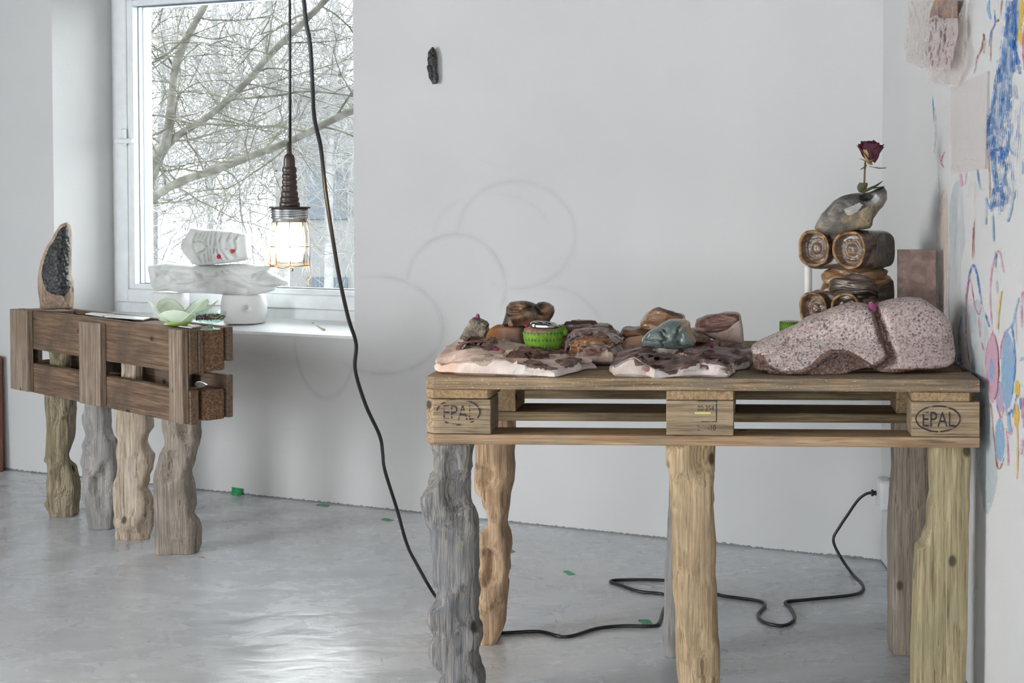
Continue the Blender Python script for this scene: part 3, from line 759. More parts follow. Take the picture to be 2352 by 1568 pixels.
def greystone(name, cols, sc=11, rough=0.7, bump=0.5):
    t = NT(name); v = t.coord(rnd=True)
    n = t.noise(v, sc, 5, 0.62, 1.0)
    c = t.ramp(n, [(0.32, cols[0]), (0.45, cols[1]), (0.56, cols[2]), (0.68, cols[3])])
    t.bump(t.noise(v, 70, 4), bump, 0.006); return t.base(c, rough, 0, 0.4)
M_gs = greystone('speckled_grey_brown_stone', [(0.025, 0.025, 0.024), (0.12, 0.112, 0.095), (0.23, 0.205, 0.165), (0.46, 0.36, 0.24)], 42, 0.7, 0.9)
M_gs2 = greystone('dark_grey_stone_with_tan_patches', [(0.035, 0.035, 0.037), (0.11, 0.105, 0.10), (0.23, 0.205, 0.175), (0.42, 0.35, 0.26)], 13, 0.6)
M_bs = greystone('smooth_brown_stone', [(0.014, 0.010, 0.008), (0.055, 0.036, 0.026), (0.15, 0.092, 0.056), (0.33, 0.20, 0.115)], 13, 0.45, 0.3)
def teal():
    t = NT('polished_teal_stone'); tc = t.n('TexCoord').outputs['Object']; sx = t.n('SeparateXYZ', {0: tc})
    v = t.coord(); n = t.noise(v, 14, 4, 0.6, 0.6)
    tl = t.ramp(n, [(0.3, (0.055, 0.075, 0.075)), (0.5, (0.125, 0.165, 0.155)), (0.7, (0.25, 0.30, 0.26))])
    g = t.math('ADD', t.math('MULTIPLY', sx.outputs[0], 7.0), t.math('ADD', t.math('MULTIPLY', sx.outputs[2], 6.0), t.math('MULTIPLY', n, 0.5)))
    c = t.mix(t.ramp(g, [(0.72, (0, 0, 0)), (0.98, (1, 1, 1))]), tl, (0.42, 0.26, 0.13))
    t.bump(t.noise(v, 120, 2), 0.08, 0.003); sp = t.ramp(t.noise(v, 150, 2), [(0.58, (0, 0, 0)), (0.66, (1, 1, 1))]); c = t.mix(t.math('MULTIPLY', sp, 0.35), c, (0.40, 0.44, 0.38)); return t.base(c, 0.27, 0, 0.6)
M_teal = teal()

# ------------------------------------------------------------------ slab and surface-patch builders
from mathutils.bvhtree import BVHTree
def bvh_of(o):
    M = wm(o); return BVHTree.FromPolygons([M @ v.co for v in o.data.vertices], [tuple(p.vertices) for p in o.data.polygons])
def slab(name, plan, zb_, rim, top, mat, parent=None, n=150, rings=18, seed=0, amp=0.006, under=0.012, terr=0.0):
    """stone slab: plan outline measured on the plane z=zb_, rim(px) = rim height, top = height inside"""
    P = [(p[0], p[1]) for p in plan]
    B0 = resample([at_z(x, y, zb_) for x, y in P], n)
    c = Vector((0, 0, 0))
    for b in B0: c += b
    c /= n
    V, Fc = [], []; sd = Vector((seed * 3.7, seed * 1.9, seed * 5.1))
    rh = []
    for b in B0:
        x, y = px_of(b); h = rim(x, y) + 0.004 * mn.noise(b * 60 + sd); rh.append(max(0.006, h))
    lev = [(0.0, 0.0), (0.18, 1.0), (0.42, 1.0), (0.66, 0.75), (0.86, 0.4), (1.0, 0.0)]
    for (f, out) in lev:
        for b, h in zip(B0, rh):
            d = (b - c).normalized()
            w_ = mn.noise(Vector((b.x * 30, b.y * 30, f * 1.6)) + sd)
            cp = mn.voronoi(Vector((b.x * 16, b.y * 16, f * 0.8)) + sd)[1][0]
            fac = mn.cell(cp * 7.3)
            V.append(b + d * (under * (out - 0.6) + 0.006 * w_ + 0.010 * (fac - .5) * (0.4 + 0.6 * f)) + Vector((0, 0, f * h * (1 + .25 * (fac - .5) * (f == 1.0)))))
    for i in range(1, rings):
        s = 1 - (i / rings) ** 1.25
        for b, h in zip(B0, rh):
            p = c + (b - c) * s
            k = min(1.0, (1 - s) / 0.45); k = k * k * (3 - 2 * k)
            tp = top(*px_of(p)) if callable(top) else top
            z = h + (tp - h) * k
            nz = fbm(Vector((p.x * 0.7, p.y * 1.6, 0)), 18, 4, seed) * amp * min(1, (1 - s) * 5)
            vz = mn.voronoi(Vector((p.x * 9, p.y * 16, seed)))[0][0] * amp * 1.4
            cp = mn.voronoi(Vector((p.x * 13 + .5 * mn.noise(p * 25), p.y * 17, seed)))[1][0]
            zz = z + nz + vz * min(1, (1 - s) * 4) + (mn.cell(cp * 5.7) - .5) * amp * 1.5 * min(1, (1 - s) * 6)
            if terr: zz = zz * 0.45 + 0.55 * round(zz / terr) * terr
            V.append(Vector((p.x, p.y, c.z + max(0.004, zz))))
    V.append(Vector((c.x, c.y, c.z + (top(*px_of(c)) if callable(top) else top))))
    nl = len(lev) + rings - 1
    for i in range(nl - 1):
        for k in range(n): Fc.append((i * n + k, i * n + (k + 1) % n, (i + 1) * n + (k + 1) % n, (i + 1) * n + k))
    for k in range(n): Fc.append(((nl - 1) * n + k, (nl - 1) * n + (k + 1) % n, len(V) - 1))
    Fc.append(tuple(range(n))[::-1])
    o = world_obj(name, V, Fc, mat, parent, smooth=False)
    bm = bmesh.new(); bm.from_mesh(o.data); bmesh.ops.recalc_face_normals(bm, faces=bm.faces)
    for f in bm.faces: f.smooth = True
    for e_ in bm.edges:
        if len(e_.link_faces) == 2 and e_.calc_face_angle(0) > 0.5: e_.smooth = False
    bm.to_mesh(o.data); bm.free()
    return o
def patch(name, poly, tree, th, mat, parent, n=70, rings=7, seed=0, rough=0.5, sink=0.003, jag=0.0):
    """layer of another material lying on a stone: outline measured in the photo, carried onto the stone's surface"""
    B = resample([(p[0], p[1], 0) for p in poly], n); c = Vector((0, 0, 0))
    for b in B: c += b
    c /= n
    V, Fc, bad = [], [], set()
    lo = []
    def hit(x, y):
        r = ray(x, y).normalized(); h = tree.ray_cast(CAM, r)
        return (h[0], h[1]) if h[0] is not None else None
    last = hit(c.x, c.y)
    for i in range(rings):
        s = 1 - (i / rings) ** 1.3
        for k in range(n):
            b = B[k]
            if jag: b = b + (b - c).normalized() * jag * mn.noise(Vector((b.x * 0.25, b.y * 0.25, seed)))
            pp = c + (b - c) * s
            h = hit(pp.x, pp.y) or last
            if h is None: h = (at_y(pp.x, pp.y, 3.3), Vector((0, -1, 0)))
            last = h
            nr = h[1] if h[1].dot(ray(pp.x, pp.y)) < 0 else -h[1]
            t = (th * min(1.0, (1 - s) / 0.22) ** 0.6 if s < 1 else -sink)
            t += (th * rough * fbm(Vector((pp.x, pp.y * 2.2, seed * 9)), 0.09, 3, seed)) if s < 0.99 else 0
            V.append(h[0] + (nr * 0.6 + Vector((0, 0, 0.5)) * 0.6) * t)
    h = hit(c.x, c.y) or last
    V.append(h[0] + h[1] * th)
    for i in range(rings - 1):
        for k in range(n): Fc.append((i * n + k, i * n + (k + 1) % n, (i + 1) * n + (k + 1) % n, (i + 1) * n + k))
    for k in range(n): Fc.append(((rings - 1) * n + k, (rings - 1) * n + (k + 1) % n, len(V) - 1))
    o = world_obj(name, V, Fc, mat, parent, smooth=True)
    bm = bmesh.new(); bm.from_mesh(o.data)
    es = [e_ for e_ in bm.edges if e_.calc_length() > 0.03]        # drop faces that bridge a gap between two surfaces
    bmesh.ops.delete(bm, geom=list({f for e_ in es for f in e_.link_faces}), context='FACES')
    bm.faces.ensure_lookup_table(); left = set(bm.faces); best = set()     # keep the one connected piece
    while left:
        st = [left.pop()]; isl = set(st)
        while st:
            for e_ in st.pop().edges:
                for f_ in e_.link_faces:
                    if f_ in left: left.discard(f_); isl.add(f_); st.append(f_)
        if len(isl) > len(best): best = isl
    bmesh.ops.delete(bm, geom=[f_ for f_ in bm.faces if f_ not in best], context='FACES')
    bmesh.ops.delete(bm, geom=[v_ for v_ in bm.verts if not v_.link_faces], context='VERTS')
    bmesh.ops.recalc_face_normals(bm, faces=bm.faces); bm.to_mesh(o.data); bm.free()
    o.data.polygons.foreach_set('use_smooth', [True] * len(o.data.polygons))
    return o
def lerp_tab(tab, x):
    if x <= tab[0][0]: return tab[0][1]
    for (a, va), (b, vb) in zip(tab, tab[1:]):
        if x <= b: return va + (vb - va) * (x - a) / (b - a)
    return tab[-1][1]
def Z(poly, ox, oy, sc): return [(ox + x / sc, oy + y / sc) for x, y in poly]
def rock_noise(seed, a1=0.004, s1=14, a2=0.0015, s2=50, vor=0.0, vs_=12):
    sd = Vector((seed, seed * 2.3, seed * 4.1))
    def f(co, nrm):
        d = a1 * mn.noise(co * s1 + sd) + a2 * mn.noise(co * s2 + sd)
        if vor: d += vor * (mn.voronoi(co * vs_ + sd)[0][0] - 0.45)
        return d
    return f

# ------------------------------------------------------------------ slabs on the big table
s1 = slab('flint_stone', [(999, 850), (1008, 857), (1050, 861), (1120, 863), (1200, 865), (1274, 867.5), (1300, 861), (1340, 853), (1364, 848), (1366, 842), (1345, 837), (1300, 832), (1272, 820), (1240, 813), (1200, 812), (1120, 811), (1055, 813), (1022, 824), (1003, 838)], ZT,
          lambda x, y: lerp_tab([(1000, .018), (1040, .030), (1100, .032), (1160, .034), (1230, .024), (1275, .017), (1330, .022), (1366, .016)], x) if y > 836 else lerp_tab([(1000, .02), (1020, .03), (1060, .040), (1130, .038), (1180, .028), (1260, .020), (1330, .018), (1366, .015)], x),
          lambda x, y: lerp_tab([(1000, .030), (1060, .040), (1110, .040), (1170, .030), (1230, .022), (1300, .022), (1366, .020)], x), M_chalk, seed=1, amp=0.0045, under=0.010)
tag(s1, 'broad pinkish chalk slab with brown crusts at the left end of the table', 'stone')
b1 = bvh_of(s1)
patch('crust', [(1045, 805), (1058, 793), (1078, 785), (1100, 776), (1122, 774), (1145, 777), (1159, 783), (1148, 788), (1132, 791), (1136, 800), (1125, 806), (1100, 804), (1075, 802)], b1, .014, M_crust, s1, seed=1, n=90, rings=10)
patch('crust', [(1159, 821), (1172, 808), (1192, 799), (1215, 804), (1240, 806), (1275, 803), (1305, 802), (1314, 811), (1290, 813), (1262, 812), (1240, 818), (1265, 822), (1240, 825), (1205, 822), (1180, 822)], b1, .012, M_crust, s1, seed=2, n=90, rings=10)
patch('crust', [(1199, 833), (1212, 826), (1235, 827), (1246, 834), (1262, 841), (1284, 849), (1262, 851), (1240, 847), (1218, 846), (1208, 840)], b1, .004, M_crust_grey, s1, seed=3, jag=4)
patch('crust', [(1272, 829), (1290, 824), (1320, 822), (1340, 825), (1328, 834), (1316, 843), (1300, 846), (1288, 840)], b1, .004, M_crust_grey, s1, seed=4, jag=4)
patch('crust', [(1076, 824), (1095, 815), (1125, 811), (1135, 815), (1115, 824), (1132, 830), (1120, 840), (1104, 842), (1088, 834)], b1, .0015, chalk('grey_chalk_patch', (0.30, 0.27, 0.23), (0.40, 0.36, 0.31), (0.52, 0.47, 0.41), 0.1), s1, seed=5, jag=3)  # thin grey patch on the slab, nothing is hollowed out

s4 = slab('flint_stone', [(1404, 853), (1407, 865), (1445, 866), (1488, 867), (1498, 871), (1540, 868), (1610, 866), (1676, 868.5), (1690, 852), (1716, 846), (1728, 838), (1732, 824), (1690, 812), (1600, 808), (1520, 810), (1450, 820), (1418, 838)], ZT,
          lambda x, y: lerp_tab([(1404, .022), (1420, .034), (1450, .046), (1500, .022), (1540, .018), (1600, .030), (1650, .032), (1680, .020), (1715, .026), (1732, .02)], x) if y > 838 else .028,
          lambda x, y: lerp_tab([(1404, .036), (1460, .040), (1520, .032), (1600, .030), (1660, .034), (1732, .028)], x), M_mixA, seed=2, amp=0.005, under=0.008)
tag(s4, 'wide chalk slab under the polished teal stone, with dark brown crust', 'stone')
b4 = bvh_of(s4)
patch('crust', [(1451, 816), (1454, 829), (1457, 842), (1480, 837), (1497, 841), (1510, 850), (1520, 853), (1545, 851), (1580, 843), (1605, 832), (1620, 833), (1642, 836), (1664, 836), (1675, 848), (1692, 846), (1712, 834), (1722, 820), (1700, 806), (1640, 799), (1560, 802), (1500, 811), (1475, 814)], b4, .006, M_crust_grey, s4, n=120, rings=11, seed=6, jag=3)
patch('crust', [(1555, 818), (1575, 811), (1600, 812), (1625, 816), (1612, 822), (1575, 822)], b4, .009, M_crust, s4, seed=7)

s2 = slab('layered_flint_block', [(1306, 836), (1330, 838), (1352, 838), (1405, 838), (1430, 830), (1436, 818), (1400, 808), (1330, 806), (1303, 810), (1300, 824)], ZT,
          lambda x, y: .046, .056, M_mixB, seed=3, amp=0.006)
tag(s2, 'thick grey pink stone with a glossy layered brown top beside the green bandage', 'stone')
b2 = bvh_of(s2)
patch('crust', [(1282, 796), (1283, 778), (1300, 770), (1340, 766), (1385, 768), (1405, 776), (1412, 787), (1385, 791), (1355, 790), (1342, 800), (1322, 806), (1310, 800), (1298, 790)], b2, .008, M_amber, s2, n=90, rings=9, seed=8, jag=3)
patch('crust', [(1330, 779), (1360, 771), (1395, 773), (1400, 780), (1370, 784)], b2, .013, M_crust, s2, seed=9)
s3 = slab('dark_flint_stone', [(1268, 803), (1330, 804), (1405, 804), (1428, 800), (1424, 790), (1390, 787), (1300, 786), (1266, 788)], ZT, lambda x, y: .050 if x < 1400 else .034, .058, M_crust, seed=4, amp=0.006, terr=.012)
tag(s3, 'flat dark brown slab behind the green bandaged pot', 'stone')
patch('crust', [(1320, 762), (1350, 753), (1372, 756), (1368, 764), (1345, 767)], bvh_of(s3), .006, M_amber, s3, seed=10)

def rock(name, poly, Y, half, mat, label, cat='stone', pw=2.6, smooth=True, noise=None, **kw):
    o = inflate(name, poly, Y, half, mat, pw=pw, smooth=smooth, **kw)
    if noise: displace(o, noise)
    return tag(o, label, cat, 'loose stones on the pallet table' if cat == 'stone' else None)
o = rock('orange_chalk_stone', [(1117, 770), (1128, 753), (1136, 748), (1207, 748), (1208, 784), (1206, 806), (1140, 806), (1118, 804)], 3.625, .055, M_orange, 'orange pink stone block under the smooth brown carved stone', pw=12, smooth=False, n=60, rings=12, noise=rock_noise(1, .0025, 22, .001, 60, .003, 26))
rock('speckled_stone', [(1058, 776), (1069, 755), (1082, 731), (1090, 728), (1097, 730), (1108, 736), (1115, 738.5), (1121.5, 746), (1119, 751.5), (1121, 759), (1116, 768), (1113, 778), (1090, 780), (1066, 779)], 3.50, .028, M_gs, 'small leaning speckled grey stone on the left chalk slab', pw=12, smooth=False, n=60, rings=12, noise=rock_noise(2, .0015, 30, .0012, 90, .002, 40))
bs = Z([(1360, 510), (1400, 400), (1430, 290), (1440, 180), (1500, 110), (1620, 90)], 980, 680, 7.84) + Z([(150, 85), (250, 95), (330, 120), (400, 150), (440, 112), (540, 100), (640, 130), (720, 190), (735, 280), (700, 370), (650, 440), (640, 510), (520, 535)], 1180, 680, 7.84) + [(1200, 750), (1160, 749)]
g1 = [Vector(p).to_3d() for p in [(1230, 698), (1238, 707), (1245, 716), (1256, 722)]]
g2_ = [Vector(p).to_3d() for p in [(1163, 714), (1175, 719), (1196, 717), (1212, 707), (1224, 704)]]
def d_bs(x, y, s, fr):
    p = Vector((x, y, 0)); d = -.018 * math.exp(-(line_dist(p, g1) / 3.2) ** 2) - .014 * math.exp(-(line_dist(p, g2_) / 3.5) ** 2)
    d += -.016 * math.exp(-(((x - 1190) / 16) ** 2 + ((y - 706) / 6) ** 2)) - .012 * math.exp(-(((x - 1252) / 13) ** 2 + ((y - 703) / 5) ** 2)) - .012 * math.exp(-(((x - 1205) / 22) ** 2 + ((y - 738) / 9) ** 2))
    return d if fr else 0
rock('carved_brown_stone', bs, 3.62, .045, M_bs, 'smooth dark brown carved stone with two rounded lobes', pw=2.8, disp=d_bs, n=150, rings=30)

o = rock('orange_chalk_stone', [(1424, 806), (1427, 788), (1443, 777), (1470, 775), (1490, 780), (1494, 822), (1430, 822)], 3.50, .05, M_chalk_or, 'low orange pink stones at the left of the polished teal stone', pw=4, smooth=False, noise=rock_noise(3, .003, 20, .001, 60, .010, 24))
o = rock('dark_flint_stone', [(1424, 770), (1427, 758), (1431, 752), (1490, 752), (1560, 753), (1602, 757), (1606, 780), (1560, 786), (1495, 782), (1455, 780), (1428, 778)], 3.625, .06, M_crust, 'dark brown slab under the amber stone', pw=6, smooth=False, noise=rock_noise(4, .002, 20, .001, 70, .006, 30))
patch('crust', [(1426, 770), (1432, 763), (1470, 764), (1482, 770), (1462, 777), (1440, 777)], bvh_of(o), .003, M_amber, o, seed=12)
am = Z([(495, 400), (500, 330), (580, 210), (700, 108), (760, 104), (850, 130), (1000, 180), (1180, 240), (1197, 290), (1190, 380), (1100, 440), (850, 450), (600, 460), (540, 430)], 1400, 690, 6.918)
o = rock('amber_stone', am, 3.62, .045, M_amber, 'glossy amber brown stone leaning behind the polished teal stone', pw=9, smooth=False, n=50, rings=9, noise=rock_noise(5, .003, 18, .001, 60, .008, 24))
patch('crust', Z([(690, 130), (760, 104), (850, 130), (1000, 180), (1180, 240), (1190, 285), (1080, 285), (960, 225), (830, 160), (720, 160)], 1400, 690, 6.918), bvh_of(o), .002, M_crust_grey, o, seed=13)
tl = Z([(500, 640), (520, 590), (620, 490), (760, 420), (830, 360), (950, 300), (1050, 290), (1200, 300), (1280, 340), (1290, 440), (1330, 530), (1380, 650), (1360, 700), (1250, 752), (1050, 772), (860, 772), (750, 768), (600, 742), (520, 712)], 1400, 690, 6.918)
tg = [[Vector(q).to_3d() for q in Z(L, 1400, 690, 6.918)] for L in
      [[(560, 590), (700, 600), (830, 620), (860, 680), (835, 760)], [(830, 480), (860, 540), (910, 580), (840, 620)], [(1060, 560), (1085, 500), (1090, 420), (1150, 360), (1260, 330)], [(1085, 620), (1110, 680), (1180, 710), (1280, 690)], [(590, 570), (640, 500), (740, 460), (820, 470)], [(870, 440), (900, 465)]]]
def d_tl(x, y, s, fr):
    p = Vector((x, y, 0)); d = 0
    for L in tg: d -= .009 * math.exp(-(line_dist(p, L) / 2.0) ** 2)
    d -= .010 * math.exp(-(((x - 1560) / 9) ** 2 + ((y - 775) / 16) ** 2))
    return d if fr else 0
rock('carved_teal_stone', tl, 3.335, .05, M_teal, 'polished teal carved stone with tan flank on the right slab', pw=2.5, disp=d_tl, n=170, rings=34)
ck = Z([(1355, 420), (1380, 320), (1560, 240), (1700, 220), (1850, 195), (2020, 185), (2075, 230), (2085, 300), (2115, 420), (2120, 620), (2100, 660), (1720, 660), (1660, 600), (1560, 565), (1420, 535), (1370, 500)], 1400, 690, 6.918)
o = rock('flint_chunk', ck, 3.60, .05, M_chalk_grey, 'tilted stone chunk with a striped red brown face right of the teal stone', pw=9, smooth=False, n=60, rings=12, noise=rock_noise(6, .002, 18, .001, 60, .004, 24))
patch('crust', Z([(1358, 430), (1385, 325), (1560, 243), (1850, 200), (2020, 190), (2070, 235), (2078, 310), (1960, 390), (1880, 470), (1720, 510), (1560, 520), (1400, 515)], 1400, 690, 6.918), bvh_of(o), .004, crust('striped_red_brown_crust', (0.075, 0.03, 0.025), (0.20, 0.10, 0.08), (0.50, 0.36, 0.27), 0.4, 9), o, n=90, rings=9, seed=14)
rock('dark_flint_stone', [(1590, 760), (1600, 762), (1625, 770), (1633, 778), (1632, 785), (1600, 786), (1588, 782)], 3.52, .05, M_crust, 'small black brown stone wedged below the tilted chunk', pw=4, smooth=False, noise=rock_noise(7, .002, 24, .001, 70, .004, 30))

# ------------------------------------------------------------------ carved granite
gp = Z([(110, 640), (130, 600), (250, 530), (420, 455), (560, 390), (700, 310), (860, 260), (1000, 195), (1150, 165), (1250, 155), (1310, 168), (1345, 190), (1400, 185), (1440, 165), (1600, 120), (1760, 100), (1880, 110), (2000, 180), (2110, 260), (2180, 380), (2210, 560), (2235, 680), (2215, 770), (2150, 820), (2000, 850), (1800, 862), (1640, 888), (1450, 872), (1385, 842), (1300, 832), (1180, 860), (1060, 905), (900, 937), (640, 957), (480, 947), (350, 925), (290, 890), (270, 860), (170, 850), (130, 790), (120, 690)], 1700, 660, 4.523)
V3 = lambda L: [Vector(q).to_3d() for q in Z(L, 1700, 660, 4.523)]
crev = V3([(1370, 150), (1400, 280), (1440, 420), (1490, 560), (1540, 660), (1540, 720), (1480, 790), (1400, 830)])
und = Z([(100, 680), (240, 690), (300, 790), (360, 830), (500, 860), (620, 850), (740, 790), (840, 690), (930, 640), (1050, 630), (1150, 660), (1250, 710), (1310, 755), (1380, 800)], 1700, 660, 4.523)
lob = V3([(100, 690), (240, 660), (350, 635), (440, 590), (500, 500)])
def d_gr(x, y, s, fr):
    if not fr: return 0
    p = Vector((x, y, 0)); dc = line_dist(p, crev)
    d = -.034 * math.exp(-(dc / 9.0) ** 2)
    if x < 2004:
        yc = lerp_tab(und, x); k = max(0, min(1, (y - yc) / 6)); d -= .026 * k * k * (3 - 2 * k)
    d -= .018 * math.exp(-(line_dist(p, lob) / 4.0) ** 2)
    return d
def yo_gr(x, y):
    k = max(0, min(1, (y - 770) / 95.0)); return -.10 * k
gr = inflate('carved_granite', gp, 3.27, .085, M_gran, n=260, rings=56, pw=2.6, disp=d_gr, yoff=yo_gr, center=(1930, 775))
displace(gr, rock_noise(8, .0035, 13, .0014, 70))
inv = wm(gr)
for v in gr.data.vertices:
    wv = inv @ v.co
    if wv.z < ZT + 0.001: v.co.z += ZT + 0.001 - wv.z
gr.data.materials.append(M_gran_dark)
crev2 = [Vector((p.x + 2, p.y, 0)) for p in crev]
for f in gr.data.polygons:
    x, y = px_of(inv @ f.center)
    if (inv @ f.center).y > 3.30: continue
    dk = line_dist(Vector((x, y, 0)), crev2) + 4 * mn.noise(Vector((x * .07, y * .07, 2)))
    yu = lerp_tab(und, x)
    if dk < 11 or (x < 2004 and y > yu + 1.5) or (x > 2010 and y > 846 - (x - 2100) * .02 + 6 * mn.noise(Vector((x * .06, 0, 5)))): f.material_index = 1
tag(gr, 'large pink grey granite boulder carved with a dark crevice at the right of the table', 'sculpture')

# ------------------------------------------------------------------ holed grey stone on the wooden sculpture
hs = Z([(135, 1400), (150, 1350), (200, 1260), (240, 1180), (330, 1090), (430, 990), (520, 930), (600, 900), (700, 875), (840, 870), (980, 850), (1080, 800), (1170, 770), (1215, 840), (1220, 950), (1170, 1060), (1100, 1130), (1010, 1260), (1000, 1350), (960, 1400), (800, 1425), (650, 1445), (500, 1482), (380, 1482), (230, 1462)], 1850, 310, 6.532)
def d_hs(x, y, s, fr):
    if not fr: return 0
    d = 0
    for (cx, cy, rx, ry, a) in [(1989, 455, 15, 8, .020), (1891, 514, 7, 4, .010), (1897, 493, 9, 4, .008), (1936, 485, 9, 4, .008), (1915, 500, 16, 18, -.006), (1950, 455, 16, 6, -.006), (2024, 450, 7, 14, -.006)]:
        d -= a * math.exp(-(((x - cx) / rx) ** 2 + ((y - cy) / ry) ** 2))
    return d
hso = rock('holed_grey_stone', hs, 3.515, .05, M_gs2, 'dark grey holed stone holding a dried rose on top of the wooden sculpture', pw=2.8, disp=d_hs, n=150, rings=30, noise=rock_noise(9, .002, 20, .0012, 60))

bhs = bvh_of(hso)
M_tanp = greystone('tan_gritty_patch', [(0.11, 0.10, 0.085), (0.20, 0.17, 0.125), (0.32, 0.25, 0.165), (0.46, 0.33, 0.19)], 34, 0.85, 0.9)
patch('gritty_patch', Z([(520, 1220), (700, 1190), (900, 1080), (1000, 1020), (1150, 1060), (1095, 1130), (1005, 1255), (990, 1350), (950, 1395), (800, 1412), (650, 1432), (520, 1420)], 1850, 310, 6.532), bhs, .0015, M_tanp, hso, n=80, rings=9, seed=31, jag=3, rough=1.2)
patch('pale_patch', Z([(560, 1110), (700, 1060), (820, 1000), (865, 1050), (790, 1150), (670, 1230), (610, 1200)], 1850, 310, 6.532), bhs, .001, greystone('pale_chalky_patch', [(0.30, 0.30, 0.28), (0.40, 0.39, 0.36), (0.50, 0.48, 0.44), (0.58, 0.56, 0.52)], 20, 0.7, 0.4), hso, seed=32, jag=4)
patch('pale_patch', Z([(1040, 870), (1080, 900), (1130, 960), (1060, 1030), (1000, 1000), (1030, 940)], 1850, 310, 6.532), bhs, .001, greystone('blue_white_patch', [(0.25, 0.27, 0.28), (0.36, 0.38, 0.39), (0.44, 0.46, 0.47), (0.52, 0.54, 0.55)], 20, 0.6, 0.3), hso, seed=33, jag=4)
patch('hollow_shade', Z([(790, 905), (900, 882), (1010, 890), (1030, 935), (940, 1000), (870, 1008), (805, 950)], 1850, 310, 6.532), bhs, .0006, greystone('painted_hollow_shade', [(0.012, 0.012, 0.012), (0.022, 0.022, 0.022), (0.04, 0.038, 0.036), (0.06, 0.055, 0.05)], 30, 0.7, 0.5), hso, seed=34, jag=4)  # near-black patch paints the shade inside the stone's hole
# ------------------------------------------------------------------ carved wooden sculpture
def rbox(x0, x1, y0, y1, z0, z1, ex=5.0, nu=64, nv=40, f=None):
    """rounded block (superellipsoid) as vert / face lists"""
    V, Fc = [], []
    cx, cy, cz = (x0 + x1) / 2, (y0 + y1) / 2, (z0 + z1) / 2
    for i in range(nv + 1):
        ph = math.pi * (i / nv - .5)
        for k in range(nu):
            th = 2 * math.pi * k / nu
            d = Vector((math.cos(ph) * math.cos(th), math.cos(ph) * math.sin(th), math.sin(ph)))
            q = (abs(d.x) ** ex + abs(d.y) ** ex + abs(d.z) ** ex) ** (-1 / ex)
            p = Vector((cx + d.x * q * (x1 - x0) / 2, cy + d.y * q * (y1 - y0) / 2, cz + d.z * q * (z1 - z0) / 2))
            if f: p += d * f(p)
            V.append(p)
    for i in range(nv):
        for k in range(nu): Fc.append((i * nu + k, i * nu + (k + 1) % nu, (i + 1) * nu + (k + 1) % nu, (i + 1) * nu + k))
    return V, Fc
def local_obj(name, V, Fc, mat, parent, smooth=True):
    m = bpy.data.meshes.new(name); m.from_pydata([tuple(v) for v in V], [], Fc)
    bm = bmesh.new(); bm.from_mesh(m); bmesh.ops.remove_doubles(bm, verts=bm.verts, dist=1e-6); bmesh.ops.recalc_face_normals(bm, faces=bm.faces); bm.to_mesh(m); bm.free()
    return obj(name, m, mat, parent, smooth=smooth)
def owl_wood(name, dark, mid, light, rough=0.3):
    t = NT(name); v = t.coord(scale=(14, 14, 60), rnd=True)
    n = t.noise(v, 1.0, 4, 0.6, 1.0)
    c = t.ramp(n, [(0.34, dark), (0.5, mid), (0.68, light)])
    t.bump(n, 0.5, 0.006); return t.base(c, rough, 0, 0.7)
M_owl = owl_wood('dark_varnished_wood', (0.028, 0.018, 0.013), (0.085, 0.058, 0.042), (0.17, 0.12, 0.085))
M_owl_g = owl_wood('golden_varnished_wood', (0.10, 0.055, 0.025), (0.24, 0.135, 0.06), (0.40, 0.23, 0.10))
M_rim = greystone('orange_cut_rim', [(0.06, 0.035, 0.02), (0.24, 0.125, 0.05), (0.40, 0.22, 0.09), (0.52, 0.31, 0.14)], 42, 0.5, 0.5)
M_eye = owl_wood('ringed_brown_hollow', (0.09, 0.06, 0.045), (0.19, 0.12, 0.08), (0.32, 0.20, 0.12), 0.25)
PH = math.radians(-36)
owl = empty('carved_wood_sculpture', (.2557, 3.585, ZT + .0035), PH, 'dark varnished wooden sculpture with two hollow round ends like eyes', 'sculpture')
def flow(seed, a=.004, vs_=(7, 7, 42)):
    def f(p):
        q = Vector((p.x * vs_[0], p.y * vs_[1], p.z * vs_[2] + 2.0 * mn.noise(p * 12))) + Vector((seed, 0, seed))
        return a * mn.noise(q) + a * .5 * mn.noise(q * 2.3)
    return f
local_obj('head', *rbox(.004, .194, .012, .150, .206, .304, 7, f=flow(1, .006, (9, 9, 34))), M_owl, owl)
local_obj('waist', *rbox(.045, .192, .020, .140, .095, .225, 4, 96, 70, f=flow(2, .014, (9, 9, 60))), M_owl_g, owl)
local_obj('base', *rbox(.006, .194, .012, .150, .0, .155, 6, f=flow(3, .006)), M_owl, owl)
local_obj('snout', *rbox(.080, .195, -.004, .07, .128, .192, 3.0, 96, 60, f=flow(4, .010, (7, 7, 70))), M_owl, owl)
